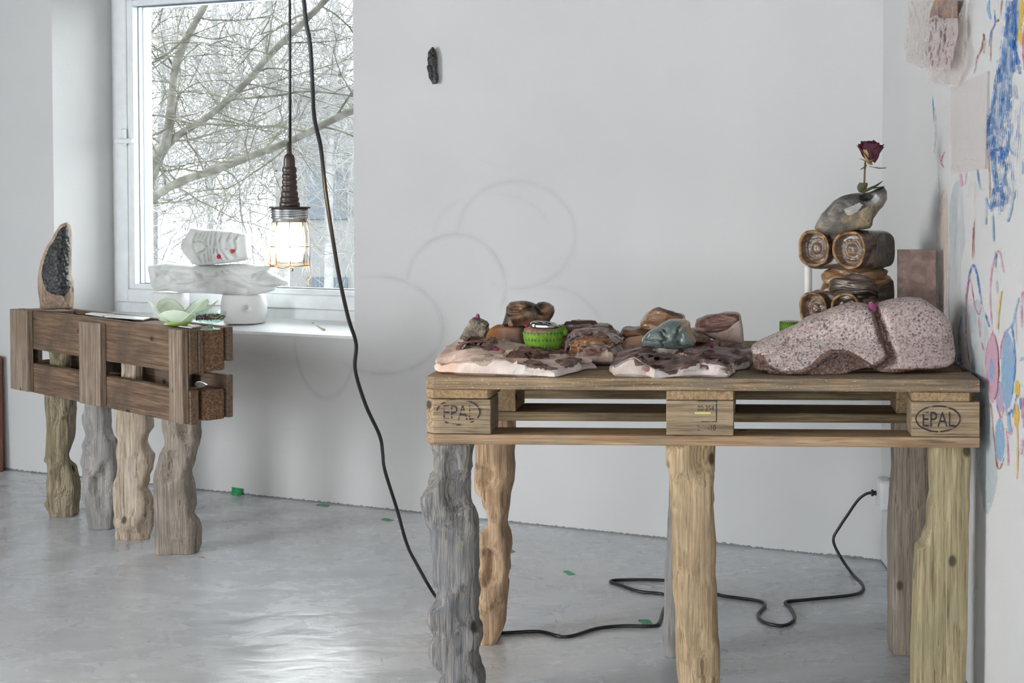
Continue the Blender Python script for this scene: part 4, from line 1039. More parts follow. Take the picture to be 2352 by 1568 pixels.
def cup(cx, cz, r, nm, sq=0.0):
    k = r / .046
    def sh(p):
        x, z = p.x - cx, p.z - cz
        a = math.atan2(z, x); w_ = 1 + .025 * math.sin(3 * a + cx * 40) - .02 * math.cos(4 * a) + .05 * mn.noise(Vector((math.cos(a) * 2, math.sin(a) * 2, cx * 30)))
        p.x, p.z = cx + x * w_ , cz + z * w_
    bm = lathe([(.044 * k, -.040), (.047 * k, -.012), (.0475 * k, .004), (.046 * k, .0095)], 48, axis='y', c=(cx, .004, cz))
    for v in bm.verts: sh(v.co); v.co.y += .002 * mn.noise(v.co * 60)
    o = obj(nm, bm, M_owl, owl, smooth=True)
    bm = lathe([(.046 * k, .0095), (.0452 * k, .0108), (.0425 * k, .0112), (.0400 * k, .0105), (.0386 * k, .008)], 48, axis='y', c=(cx, .004, cz))
    for v in bm.verts: sh(v.co); v.co.y += .003 * mn.noise(v.co * 50)
    obj('rim', bm, M_rim, o, smooth=True)
    bm = lathe([(.0386 * k, .008), (.0365 * k, -.004), (.034 * k, -.011), (.029 * k, -.010), (.0265 * k, -.006), (.022 * k, -.0055), (.019 * k, -.009), (.014 * k, -.006), (.011 * k, -.0015), (.006 * k, -.001), (0.0005, -.0015)], 48, axis='y', c=(cx, .004, cz))
    for v in bm.verts: sh(v.co); v.co.y += .0025 * mn.noise(v.co * 70)
    obj('hollow', bm, M_eye, o, smooth=True)
cup(.047, .259, .046, 'eye_ring'); cup(.1475, .258, .047, 'eye_ring')
cup(.045, .110, .041, 'foot_ring'); cup(.138, .112, .041, 'foot_ring')
# oval panels carved in the right flank
V, Fc = rbox(.1925, .1985, .045, .140, .214, .296, 3.0, 40, 20, f=flow(6, .0012)); local_obj('flank_panel', V, Fc, greystone('grey_brown_flank', [(0.05, 0.045, 0.04), (0.09, 0.08, 0.07), (0.125, 0.105, 0.09), (0.16, 0.135, 0.115)], 24, 0.4, 0.3), owl)
V, Fc = rbox(.1885, .1965, .060, .142, .118, .185, 3.0, 40, 20, f=flow(7, .0012)); local_obj('flank_panel', V, Fc, M_owl, owl)

# ------------------------------------------------------------------ tile, candle, bandage roll behind
M_tile = greystone('mottled_brown_glazed_tile', [(0.145, 0.085, 0.068), (0.20, 0.122, 0.10), (0.25, 0.162, 0.14), (0.32, 0.225, 0.20)], 24, 0.35, 0.1)
ptop = at_y(2148, 573, 3.53)
t_ = obj('tile', box_bm(-.094, 0, -.006, .006, 0, ptop.z - ZT, .001), M_tile, None, (ptop.x, 3.515, ZT + .0005), (math.radians(-1.5), 0, math.radians(-2)))
tag(t_, 'mottled brown glazed tile standing behind the granite boulder', 'tile')
cp = at_y(1856.5, 610, 3.80)
bm = lathe([(0.0, 0), (.0105, 0), (.0105, cp.z - ZT - .004), (.009, cp.z - ZT), (0.0005, cp.z - ZT - .001)], 24)
cd = empty('candle', (cp.x, 3.80, ZT - .0015), 0, 'slim white candle standing behind the wooden sculpture', 'candle')
obj('wax', bm, plain('white_candle_wax', (0.82, 0.80, 0.76), 0.4), cd, smooth=True)
obj('wick', lathe([(.0009, cp.z - ZT - .002), (.0009, cp.z - ZT + .008), (.0003, cp.z - ZT + .009)], 6), plain('dark_wick', (0.05, 0.04, 0.035), 0.9), cd)
def bandage_mat():
    t = NT('green_star_print_bandage'); v = t.coord()
    sx = t.n('SeparateXYZ', {0: v})
    a = t.math('ARCTAN2', sx.outputs[1], sx.outputs[0])
    uu = t.math('MULTIPLY', a, 5.0); vv = t.math('MULTIPLY', sx.outputs[2], 62.0)
    cv = t.n('CombineXYZ', {0: uu, 1: vv, 2: 0.0}).outputs[0]
    # little four-armed stars: distance in a repeating cell
    fx = t.math('SUBTRACT', t.math('FRACT', uu), 0.5)
    row = t.math('FLOOR', vv); fy = t.math('SUBTRACT', t.math('FRACT', vv), 0.5)
    ax = t.math('ABSOLUTE', fx); ay = t.math('ABSOLUTE', fy)
    star = t.math('ADD', t.math('POWER', ax, 0.55), t.math('POWER', ay, 0.55))
    st = t.ramp(star, [(0.60, (1, 1, 1)), (0.65, (0, 0, 0))])
    n = t.noise(v, 30, 2)
    c = t.mix(n, (0.13, 0.29, 0.025), (0.23, 0.40, 0.055))
    c = t.mix(t.math('MULTIPLY', st, 0.9), c, (0.015, 0.15, 0.075))
    we = t.n('TexChecker', {'Vector': cv, 'Scale': 14.0, 'Color1': (1, 1, 1, 1), 'Color2': (0.8, 0.8, 0.8, 1)}).outputs[0]
    c = t.mix(0.35, c, we, 'MULTIPLY')
    t.bump(t.noise(t.coord(scale=(1, 1, 3)), 90, 3), 0.5, 0.004); return t.base(c, 0.8, 0, 0.2)
M_band = bandage_mat()
rp = at_y(1815, 737.5, 3.62)
roll = empty('bandage_roll', (rp.x, 3.62, ZT), 0, 'standing roll of green star print bandage left of the wooden sculpture', 'bandage')
hh = rp.z - ZT
obj('wrap', lathe([(.0, 0.0), (.0265, 0), (.0272, .004), (.0272, hh - .002), (.026, hh)], 40), M_band, roll, smooth=True)
obj('end_face', lathe([(.026, hh), (.019, hh - .0005), (.009, hh - .001), (.006, hh - .004), (.0005, hh - .004)], 40), plain('pale_paper_core', (0.72, 0.74, 0.62), 0.8), roll, smooth=True)

# ------------------------------------------------------------------ bandaged pot with a metal top
Yp = 3.40; px1 = Yp / F
pb = at_y(1249, 801, Yp)
pot = empty('bandaged_pot', (pb.x, Yp, pb.z), 0, 'stone pot wrapped in green star print bandage with a shiny metal top', 'pot')
def wr(p, a=.0022):
    ang = math.atan2(p.y, p.x); r = math.hypot(p.x, p.y)
    if r < 1e-4: return
    k = a * mn.noise(Vector((ang * 2.2, p.z * 130 + ang * 2.0, 3))) + a * 1.3 * max(0, (p.z - .018) / .02) * mn.noise(Vector((ang * 3, p.z * 220 - ang * 9, 7))) + .003 * math.exp(-((ang + .1) / .5) ** 2) * max(0, (p.z - .02) / .03)
    p.x += p.x / r * k; p.y += p.y / r * k
h0 = 50 * px1
bm = lathe([(36 * px1 * (1 - .0), .0), (38 * px1, .004)] + [((38 + 10 * math.sin(i / 10 * 1.5)) * px1, .004 + (h0 * .72) * i / 10) for i in range(1, 11)] + [(43 * px1, h0 * .78)], 64)
bmesh.ops.subdivide_edges(bm, edges=bm.edges, cuts=1, use_grid_fill=True)
for v in bm.verts: wr(v.co, .0028)
for v in bm.verts:
    if v.co.x > .01: v.co.z += .012 * (v.co.x / .045) * min(1, v.co.z / .03)
obj('bandage', bm, M_band, pot, smooth=True)
obj('stone_body', lathe([(0.0, .001), (34 * px1, .001), (42 * px1, h0 * .6), (46 * px1, h0 * .8), (46 * px1, h0 * .93), (42 * px1, h0 * .97), (0.0005, h0 * .98)], 40), greystone('brown_pot_stone', [(0.10, 0.06, 0.035), (0.18, 0.11, 0.065), (0.25, 0.16, 0.10), (0.30, 0.21, 0.14)], 20, 0.6, 0.3), pot, smooth=True)
V, Fc = rbox(1286 * px1 - 1249 * px1, 1304 * px1 - 1249 * px1, -.012, .012, h0 * .62, h0 * .97, 2.4, 28, 18, f=lambda p: .003 * mn.noise(p * 160))
local_obj('bandage_knot', V, Fc, M_band, pot)
M_chrome = plain('polished_metal', (0.34, 0.325, 0.31), 0.2, 1.0)
def lidf(p):
    d = 0
    for (cx, cy, r) in [(-.006, -.006, .012), (.016, -.008, .010)]: d -= .0035 * math.exp(-((math.hypot(p.x - cx, p.y - cy) - r) / .003) ** 2)
    return d + .001 * mn.noise(p * 50)
V, Fc = rbox(-31 * px1, 33 * px1, -.024, .026, h0 * .86, h0 * 1.27, 3.2, 64, 32, f=lidf)
for v in V: v.z += -.10 * (v.x) 
local_obj('metal_top', V, Fc, M_chrome, pot)

# ------------------------------------------------------------------ dried roses
M_pet = plain('dried_maroon_petal', (0.085, 0.014, 0.035), 0.75); M_pet2 = plain('magenta_bud_petal', (0.30, 0.05, 0.16), 0.7)
M_red_pet = plain('dried_red_petal', (0.27, 0.02, 0.055), 0.65)
M_sep = plain('dried_tan_sepal', (0.46, 0.34, 0.14), 0.8); M_stem = plain('dry_olive_stem', (0.16, 0.11, 0.045), 0.8)
M_leaf = plain('dry_olive_leaf', (0.17, 0.16, 0.075), 0.75); M_budg = plain('pale_green_bud_base', (0.40, 0.38, 0.20), 0.8); M_cream = plain('cream_dried_petal', (0.66, 0.62, 0.47), 0.8)
def petal(L, W, cupd, curl, seed, nu=9, nv=8):
    V, Fc = [], []
    for j in range(nv + 1):
        v = j / nv
        for i in range(nu + 1):
            u = i / nu * 2 - 1
            wd = W * (math.sin(math.pi * (0.12 + 0.62 * v)) ** 0.8)
            x = u * wd; z = L * v + .10 * L * mn.noise(Vector((u * 2, v * 2, seed)))
            y = -cupd * (1 - u * u) * math.sin(math.pi * min(1, v * .9 + .1)) - curl * v * v + .05 * L * mn.noise(Vector((u * 3 + 5, v * 3, seed)))
            V.append(Vector((x, y, z)))
    for j in range(nv):
        for i in range(nu): Fc.append((j * (nu + 1) + i, j * (nu + 1) + i + 1, (j + 1) * (nu + 1) + i + 1, (j + 1) * (nu + 1) + i))
    return V, Fc
def put_petal(name, parent, mat, L, W, cupd, curl, seed, rz, tilt, at):
    V, Fc = petal(L, W, cupd, curl, seed)
    M = Matrix.Translation(at) @ Matrix.Rotation(rz, 4, 'Z') @ Matrix.Rotation(tilt, 4, 'X')
    return local_obj(name, [M @ v for v in V], Fc, mat, parent)
sp_ = at_y(1984, 440, 3.50)
rose = empty('dried_rose', sp_, 0, 'dried dark red rose standing in the holed grey stone', 'flower')
k_ = 3.50 / F
tube_obj('stem', catmull([at_y(1984, 447, 3.50), at_y(1985.5, 410, 3.50), at_y(1987, 376, 3.50), at_y(1989, 370, 3.50)], 5), .0024, M_stem, rose)
hc = wm(rose).inverted() @ at_y(1993, 371, 3.50)
random.seed(3)
for i in range(17):
    a = i * 2.399; r = .10 + .9 * i / 17
    put_petal('petal', rose, M_pet if i % 6 else M_red_pet, random.uniform(36, 50) * k_, random.uniform(14, 20) * k_, 5 * k_, (2 + 14 * r) * k_ * random.uniform(-.9, 1), i, a, math.radians(2 + 30 * r), hc + Vector((6 * k_ + 4 * k_ * math.cos(a) * r, 4 * k_ * math.sin(a) * r, random.uniform(-2, 4) * k_)))
for a, tl_, L in [(0.25, 75, 30), (-.5, 30, 34), (2.6, 100, 20), (1.5, 60, 25), (-2.0, 60, 22)]:
    put_petal('sepal', rose, M_sep, L * k_, 6 * k_, 1 * k_, 3 * k_, 40 + a, a, math.radians(tl_), hc + Vector((0, -.003, -.001)))
put_petal('leaf', rose, M_leaf, 20 * k_, 4.5 * k_, 2 * k_, 0, 51, math.radians(-60), math.radians(125), hc + Vector((-2 * k_, -.002, -7 * k_)))
put_petal('leaf', rose, M_leaf, 38 * k_, 4 * k_, 2 * k_, -6 * k_, 52, math.radians(88), math.radians(105), hc + Vector((4 * k_, -.003, -10 * k_)))
for (x, y, L, W, rz, tl_, sd) in [(1979, 442, 42, 16, 62, 62, 61), (1988, 440, 46, 17, 80, 55, 62), (1993, 432, 38, 14, 95, 80, 63), (1978, 441, 24, 13, 20, 20, 64)]:
    put_petal('leaf', rose, M_leaf, L * k_, W * k_, 3 * k_, 3 * k_, sd, math.radians(rz), math.radians(tl_), wm(rose).inverted() @ at_y(x, y, 3.495))
def bud(x, y, Y, w, h_, ang, label, pm=M_pet2, gm=M_budg):
    k = Y / F; p = at_y(x, y, Y)
    b = empty('rose_bud', p, 0, label, 'flower bud', 'dried rose buds among the stones')
    R_ = Matrix.Rotation(math.radians(ang), 4, 'Y')
    V, Fc = rbox(-w / 2 * k, w / 2 * k, -w / 2 * k, w / 2 * k, -h_ / 2 * k, h_ / 2 * k, 2.2, 20, 14, f=lambda q: .0012 * mn.noise(q * 300 + Vector((x, 0, 0))) + .0010 * math.sin(5 * math.atan2(q.y, q.x)) * (q.z > 0))
    local_obj('petals', [R_ @ v for v in V], Fc, pm, b)
    for i in range(6):
        Vp, Fp = petal(h_ * .95 * k, w * .34 * k, 1.6 * k, (-1 + 2.4 * (i % 3)) * k, x * .7 + i, 5, 5)
        M = R_ @ Matrix.Translation((0, 0, -h_ * .42 * k)) @ Matrix.Rotation(i * 1.05 + x, 4, 'Z') @ Matrix.Translation((0, -w * .36 * k, 0)) @ Matrix.Rotation(math.radians(10), 4, 'X')
        local_obj('petal', [M @ v for v in Vp], Fp, pm, b)
    for i in range(5):
        Vp, Fp = petal(h_ * .62 * k, w * .26 * k, .8 * k, -.5 * k, x + i)
        M = R_ @ Matrix.Translation((0, 0, -h_ * .5 * k)) @ Matrix.Rotation(i * 1.257, 4, 'Z') @ Matrix.Translation((0, -w * .18 * k, 0)) @ Matrix.Rotation(math.radians(24), 4, 'X')
        local_obj('sepal', [M @ v for v in Vp], Fp, gm, b)
    return b
bud(1097, 727, 3.495, 11, 8, 80, 'magenta rose bud on top of the small speckled stone')
bud(1173, 744, 3.56, 13, 11, 60, 'faded rose bud in front of the smooth brown stone', plain('faded_bud_petal', (0.42, 0.24, 0.15), 0.8))
bud(1209.5, 747, 3.50, 10, 9, 20, 'red rose bud beside the bandaged pot', M_red_pet, M_sep)
bud(1138, 807, 3.335, 15, 17, 35, 'larger purple rose bud of the pair on the left slab')
bud(1154, 810, 3.325, 11, 13, 10, 'smaller pink and cream rose bud of the pair on the left slab', plain('pink_cream_bud', (0.52, 0.28, 0.22), 0.8), M_cream)
bud(1109, 827, 3.235, 19, 16, 30, 'pale cream dried flower at the front of the left slab', M_cream, M_cream)
bud(1367, 774, 3.40, 7, 5, 80, 'tiny pink bud on the layered glossy stone')
bud(1634, 793, 3.345, 13, 7, 70, 'magenta bud lying on the slab below the tilted chunk')
b_ = bud(2003, 704, 3.235, 15, 23, 160, 'purple rose bud tucked into the granite crevice')

# ------------------------------------------------------------------ hanging inspection lamp
YL = 3.0; kl = YL / F
lamp = empty('hand_lamp', at_y(666.3, 610, YL), 0, 'hanging caged inspection lamp with a glowing bulb', 'lamp')
LI_ = wm(lamp).inverted(); lx = 0.0
def lz(y): return (LI_ @ at_y(666.3, y, YL)).z
def pf(L): return [(r * kl, lz(y)) for r, y in L]
M_grip = plain('dark_brown_rubber_grip', (0.045, 0.026, 0.020), 0.35); M_blackp = plain('black_cable', (0.016, 0.016, 0.018), 0.4)
M_zinc = plain('zinc_thread_ring', (0.55, 0.58, 0.58), 0.25, 1.0); M_wire = plain('brass_cage_wire', (0.50, 0.33, 0.16), 0.3, 1.0); M_collar = plain('dark_rubber_collar', (0.035, 0.024, 0.02), 0.5)
tube_obj('cord', [at_y(665.5, 0, YL) + Vector((0, 0, z)) for z in (1.45, .6, 0)] + [at_y(666.1, 150, YL), at_y(666.3, 335, YL)], 3.2 * kl, M_blackp, lamp)
obj('strain_relief', lathe(pf([(3.2, 326), (5.2, 328), (5.2, 350), (6.5, 354)]), 20), M_collar, lamp, smooth=True)
obj('cap', lathe(pf([(6.0, 353), (9, 355), (11.5, 360), (12.5, 366), (13, 383)]), 28), M_grip, lamp, smooth=True)
prof = [(12.5, 382), (14.8, 383)]
ys_ = [383, 398, 411, 424, 437, 450, 462, 474]; rs_ = [14.8, 14.9, 15.2, 15.6, 16.5, 18.5, 20.5, 22]
for a, b, r0, r1 in zip(ys_, ys_[1:], rs_, rs_[1:]):
    for t in (0.0, .15, .35, .6, .85): prof.append(((r0 + (r1 - r0) * t) + 1.7 * math.sin(math.pi * t) - .8 * (t == 0), a + (b - a) * t))
prof += [(22, 475)]
obj('grip', lathe(pf(prof), 36), M_grip, lamp, smooth=True)
obj('collar', lathe(pf([(20, 474), (46, 475), (46.5, 476.5), (46, 478.5), (36, 479)]), 40), M_collar, lamp, smooth=True)
prof = [(38, 478)]
for i in range(4):
    y0 = 479.5 + i * 5.6
    prof += [(40, y0), (42, y0 + 1.4), (42, y0 + 3.2), (40, y0 + 4.6)]
prof += [(38.5, 503), (38.5, 510), (36, 511)]
obj('thread_ring', lathe(pf(prof), 40), M_zinc, lamp, smooth=True)
def glass(name, tint, ior=1.2):
    t = NT(name); t.t.nodes.remove(t.b)
    fa = t.n('LayerWeight', {'Blend': 0.5}).outputs['Facing']
    fr = t.math('ADD', 0.05, t.math('MULTIPLY', t.math('POWER', fa, 3.0), 0.5))
    m = t.n('MixShader', {0: fr, 1: t.n('BsdfTransparent', {0: (*tint, 1)}).outputs[0], 2: t.n('BsdfGlossy', {'Roughness': 0.03}).outputs[0]})
    t.t.links.new(m.outputs[0], t.out.inputs[0]); return t.m
obj('glass_jar', lathe(pf([(35.5, 509), (36.5, 514), (39, 526), (39.5, 540), (39.5, 596), (37, 604), (30, 607), (0.5, 608)]), 32), glass('clear_lamp_glass', (0.98, 0.97, 0.95)), lamp, smooth=True)
t = NT('glowing_bulb'); t.base((1, 0.9, 0.75), 0.5); t.b.inputs['Emission Color'].default_value = (1.0, 0.66, 0.33, 1); t.b.inputs['Emission Strength'].default_value = 95.0
obj('bulb', lathe(pf([(12, 511), (18, 514), (31, 524), (34, 540), (34, 575), (30, 590), (20, 598), (0.5, 600)]), 16), t.m, lamp, smooth=True)
def hoop(r, y, tr=.0011, n=40):
    return [Vector((r * kl * math.cos(2 * math.pi * i / n), r * kl * math.sin(2 * math.pi * i / n), lz(y))) for i in range(n + 1)]
def ltube(name, pts, r, mat, parent=lamp):
    V, Fc = [], []; tube(V, Fc, pts, r, 6); return local_obj(name, V, Fc, mat, parent)
for y in (565.5, 609): ltube('cage_hoop', hoop(43.5 if y < 600 else 44.5, y), .0012, M_wire)
for i in range(8):
    a = 2 * math.pi * (i + .35) / 8; c_, s_ = math.cos(a), math.sin(a)
    P = [Vector((r * kl * c_, r * kl * s_, lz(y))) for r, y in [(38.5, 508), (40, 520), (42.5, 530), (43, 560), (43.5, 609)]]
    ltube('cage_wire', P, .0011, M_wire)
ltube('hook', [Vector((x * kl, -.02, lz(y))) for x, y in [(-20, 611), (-44, 611), (-52, 608), (-53, 600), (-54, 592)]], .0012, M_wire)
ltube('hook', [Vector((x * kl, -.03, lz(y))) for x, y in [(-30, 609), (-10, 613), (6, 611), (16, 614), (14, 621)]], .0016, M_wire)
for sd in range(3):
    ltube('loose_thread', catmull([Vector(((36 + sd * 3) * kl, 0, lz(610))), Vector(((30 + sd * 10) * kl, -.01, lz(625))), Vector(((38 + sd * 7) * kl, -.012, lz(645 + sd * 4))), Vector(((50 - sd * 6) * kl, -.006, lz(636 + sd * 6)))], 5), .00025, M_wire)

# ------------------------------------------------------------------ power cable with plug, wall socket
P = []
air = [(698, 0), (712, 100), (718, 200), (722, 270), (737, 340), (748, 440), (763, 540), (780, 640), (800, 730), (818, 790), (816, 850), (840, 930), (872, 1000), (879, 1040), (884, 1080), (912, 1170), (935, 1250), (960, 1300)]
P += [at_y(676, -1500, 3.02), at_y(682, -800, 3.02), at_y(689, -300, 3.02)]
for i, (x, y) in enumerate(air): P.append(at_y(x, y, 3.02 + .93 * (i / len(air)) ** 1.6))
rc = .0045
flo = [(1004, 1374), (1060, 1430), (1110, 1452), (1155, 1453), (1240, 1450), (1300, 1462), (1370, 1443), (1430, 1437), (1500, 1437), (1515, 1427), (1522, 1405), (1532, 1380), (1524, 1364), (1470, 1358), (1430, 1345), (1402, 1334), (1440, 1331), (1524, 1332), (1590, 1340), (1650, 1365), (1700, 1373), (1745, 1380), (1757, 1390), (1741, 1412), (1760, 1430), (1800, 1436), (1825, 1420), (1815, 1395), (1805, 1382), (1850, 1377), (1955, 1366), (1981, 1355)]
for x, y in flo: P.append(at_z(x, y, rc + .0005))
Yw = 4.20
for (x, y, Y) in [(1979, 1340, 4.12), (1955, 1314, 4.22), (1929, 1276, 4.28), (1914, 1239, 4.29), (1929, 1209, 4.29), (1947, 1182, 4.28), (1970, 1149, 4.27), (1989, 1134, 4.26), (2003, 1131.5, 4.255)]: P.append(at_y(x, y, Y))
cable = empty('power_cable', at_z(1500, 1437), 0, 'black power cable looping from the lamp over the floor to the corner socket', 'cable')
tube_obj('cord', catmull(P, 6), rc, M_blackp, cable, 8)
pl = [at_y(2001, 1131.5, 4.245), at_y(2006, 1131.5, 4.245), at_y(2019.5, 1132, 4.235)]
V, Fc = [], []; tube(V, Fc, [pl[0], pl[1], pl[1] + Vector((.001, 0, 0)), pl[2]], [.010, .010, .006, .0105], 12)
world_obj('plug', V, Fc, M_blackp, cable, smooth=False)
sk = at_right(2047, 1132, 0.0); sk = RI @ sk
sock = obj('power_socket', box_bm(sk.x - .045, sk.x + .04, -.040, -.001, sk.z - .046, sk.z + .042, .010, 3), plain('white_socket_plastic', (0.74, 0.74, 0.74), 0.4), None, C0, (0, 0, RROT), smooth=True)
tag(sock, 'white surface mounted power socket low in the corner', 'socket')

# ------------------------------------------------------------------ charred piece on the wall, floor tape
ch = Z([(610, 315), (560, 360), (510, 420), (495, 470), (500, 520), (470, 590), (465, 640), (510, 690), (490, 740), (505, 770), (455, 800), (455, 860), (490, 980), (505, 1100), (540, 1180), (600, 1270), (720, 1245), (735, 1150), (720, 1000), (705, 900), (700, 700), (690, 540), (660, 420), (630, 330)], 940, 80, 11.2)
wy = at_wall(992, 150).y
o = inflate('charcoal_piece', ch, wy - .022, .016, NT('x').base((0.02, 0.02, 0.021), 0.45), n=110, rings=16, pw=3)
displace(o, rock_noise(30, .003, 40, .001, 120, .004, 60))
def char_mat():
    t = NT('charcoal_black'); v = t.coord(rnd=True); n = t.voro(v, 85)
    c = t.ramp(t.noise(v, 40, 3), [(0.4, (0.012, 0.012, 0.013)), (0.7, (0.05, 0.048, 0.05))])
    t.bump(t.math('ADD', n, t.noise(v, 60, 3)), 0.9, 0.006); return t.base(c, 0.5, 0, 0.6)
M_char = char_mat(); o.data.materials[0] = M_char
tag(o, 'small black charred wood piece hung on the wall right of the window', 'charcoal')
M_tape = plain('green_masking_tape', (0.10, 0.42, 0.20), 0.6); M_tape2 = plain('bright_green_tape', (0.02, 0.33, 0.10), 0.5)
def tape(q, label, m_=M_tape):
    P_ = [at_z(x, y, .0006) for x, y in q]; c = sum(P_, Vector()) / 4
    V = [p for p in P_] + [p + Vector((0, 0, .0008)) for p in P_]
    o = world_obj('tape_strip', V, [(3, 2, 1, 0), (4, 5, 6, 7), (0, 1, 5, 4), (1, 2, 6, 5), (2, 3, 7, 6), (3, 0, 4, 7)], m_, origin=c)
    tag(o, label, 'tape', 'green tape marks on the floor')
tape([(725, 1160), (732, 1157), (758, 1160), (752, 1164)], 'green tape strip on the floor, second from the window side')
tape([(875, 1192), (886, 1189), (905, 1194.5), (892, 1197.5)], 'green tape strip on the floor left of the hanging cable')
tape([(1170, 1262), (1176, 1262), (1184, 1267), (1170, 1270)], 'small green tape corner showing right of the thin waisted table leg')
tape([(1293, 1311), (1306, 1310), (1322, 1319), (1308, 1320.5)], 'green tape strip on open floor under the table')
tape([(1466, 1423), (1490, 1422.5), (1501, 1434), (1477, 1434)], 'green tape strip beside the cable bend under the table')
pts = []
V, Fc = [], []
for i in range(9):
    u = i / 8
    for (x, y) in ((531 + 1 * u, 0), (556, 0)):
        p = at_z(x - 2 + 2 * u, 1137 - 2 * u + (0), 0.0) if False else None
a0, a1 = at_z(530, 1136), at_z(554, 1138)
for i in range(9):
    t_2 = i / 8; up = Vector((0, .012 * math.sin(t_2 * 2.2), .026 * t_2 + .001))
    V += [a0 + up, a1 + up * .85]
for i in range(8): Fc.append((2 * i, 2 * i + 1, 2 * i + 3, 2 * i + 2))
o = world_obj('tape_strip', V, Fc, M_tape2, smooth=True); md = o.modifiers.new('thick', 'SOLIDIFY'); md.thickness = .0008
tag(o, 'curled up bright green tape strip at the foot of the wall', 'tape', 'green tape marks on the floor')
# ------------------------------------------------------------------ white carved stones on the window sill
def marble():
    t = NT('white_translucent_marble'); v = t.coord(rnd=True)
    n = t.noise(v, 8, 4, 0.6, 1.0)
    c = t.ramp(n, [(0.32, (0.58, 0.60, 0.56)), (0.5, (0.72, 0.735, 0.71)), (0.7, (0.82, 0.83, 0.81))])
    t.bump(t.noise(v, 40, 3), 0.2, 0.006)
    t.b.inputs['Subsurface Weight'].default_value = 0.35; t.b.inputs['Subsurface Radius'].default_value = (.03, .03, .028); t.b.inputs['Subsurface Scale'].default_value = 1.0
    return t.base(c, 0.5, 0, 0.4)
M_marble = marble()
def marble2():
    t = NT('plain_white_alabaster'); v = t.coord(rnd=True)
    t.b.inputs['Subsurface Weight'].default_value = 0.4; t.b.inputs['Subsurface Radius'].default_value = (.03, .03, .03); t.b.inputs['Subsurface Scale'].default_value = 1.0
    return t.base(t.mix(t.noise(v, 6, 3), (0.78, 0.78, 0.765), (0.86, 0.86, 0.85)), 0.45, 0, 0.4)
M_alab = marble2()
def yo_w(x, y): return -.00085 * (x - 500)
zsm = z_s + .006
def pedestal(name, cx, yb, ytop, rl, Y, label, hole=None, wob=.08):
    b = at_y(cx, yb, Y); base = Vector((b.x, Y, z_s + .0)); top = at_y(cx, ytop, Y).z
    k = Y / F; V, Fc = [], []; N, H = 48, 26
    # height of the sloping sill under this stone
    lp = WI @ base; base.z = z_s + .02 * min(1, max(0, (-lp.y + .055) / REV)) + .0005
    for i in range(H + 1):
        t = i / H; z = base.z + (top - base.z) * t
        for j in range(N):
            a = 2 * math.pi * j / N
            r = rl(t) * k * (1 + wob * mn.noise(Vector((math.cos(a) * 1.3, math.sin(a) * 1.3, t * 1.2 + cx))))
            q = (abs(math.cos(a)) ** 2.6 + abs(math.sin(a)) ** 2.6) ** (-1 / 2.6)
            p = Vector((base.x + r * q * math.cos(a), base.y + min(r, .062) * q * math.sin(a), z))
            if hole and math.sin(a) < 0:
                x_, y_ = px_of(p); p.y += .035 * math.exp(-(((x_ - hole[0]) / 5) ** 2 + ((y_ - hole[1]) / 6.5) ** 2))
            V.append(p)
    for i in range(H):
        for j in range(N): Fc.append((i * N + j, i * N + (j + 1) % N, (i + 1) * N + (j + 1) % N, (i + 1) * N + j))
    Fc.append(tuple(range(N))[::-1]); Fc.append(tuple(H * N + j for j in range(N)))
    return tag(world_obj(name, V, Fc, M_alab, smooth=True), label, 'pedestal', 'white stone pedestals on the sill')
pedestal('alabaster_pedestal', 394, 740, 671, lambda t: 38, 5.72, 'left white stone pedestal on the sill behind the green petal bowl', wob=.03)
pedestal('alabaster_pedestal', 561, 748, 676, lambda t: 44 + 4 * t + 6 * math.sin(t * 3.1), 5.545, 'right white stone pedestal with a small hole on the sill', hole=(565, 708), wob=.10)
sp = Z([(65, 660), (72, 615), (200, 595), (330, 580), (560, 592), (640, 612), (760, 604), (1000, 600), (1160, 590), (1350, 585), (1500, 602), (1640, 612), (1660, 640), (1610, 690), (1700, 730), (1880, 820), (1862, 850), (1700, 888), (1690, 930), (1600, 960), (1480, 985), (1380, 1000), (1150, 992), (900, 972), (720, 968), (500, 966), (330, 930), (160, 935), (110, 880), (90, 780), (75, 700)], 330, 500, 5.6)
LV = lambda L: [Vector(q).to_3d() for q in Z(L, 330, 500, 5.6)]
sg = [LV(L) for L in [[(230, 690), (380, 690), (440, 760), (500, 830), (640, 820), (720, 790)], [(730, 680), (780, 740), (840, 780), (880, 770)], [(1150, 800), (1260, 850), (1400, 900), (1410, 960)], [(1130, 660), (1300, 740), (1420, 830)], [(1480, 720), (1470, 800), (1500, 900), (1560, 920)], [(1490, 720), (1540, 700), (1580, 700)], [(130, 870), (230, 780), (330, 700)], [(1000, 690), (1010, 730)], [(1060, 670), (1080, 720)], [(760, 880), (850, 840), (920, 790)]]]
def d_sp(x, y, s, fr):
    if not fr: return 0
    p = Vector((x, y, 0)); d = 0
    for L in sg: d -= .014 * math.exp(-(line_dist(p, L) / 2.6) ** 2)
    d -= .03 * math.exp(-(((x - 432) / 22) ** 2 + ((y - 634) / 9) ** 2)) + .02 * math.exp(-(((x - 472) / 8) ** 2 + ((y - 632) / 6) ** 2))
    d += .018 * math.exp(-(((x - 610) / 22) ** 2 + ((y - 648) / 12) ** 2))
    return d + .006 * mn.noise(Vector((x * .05, y * .12, 1)))
o = inflate('marble_figure', sp, 5.60, .062, M_marble, n=190, rings=36, pw=2.8, disp=d_sp, yoff=yo_w, center=(480, 640))
tag(o, 'long white carved marble figure lying on two pedestals in the window', 'sculpture')
hp = Z([(500, 340), (525, 295), (600, 180), (640, 125), (700, 132), (780, 147), (960, 152), (1150, 172), (1350, 207), (1355, 330), (1380, 510), (1340, 540), (1200, 570), (1000, 592), (880, 602), (730, 615), (645, 585), (560, 480), (508, 400)], 330, 500, 5.6)
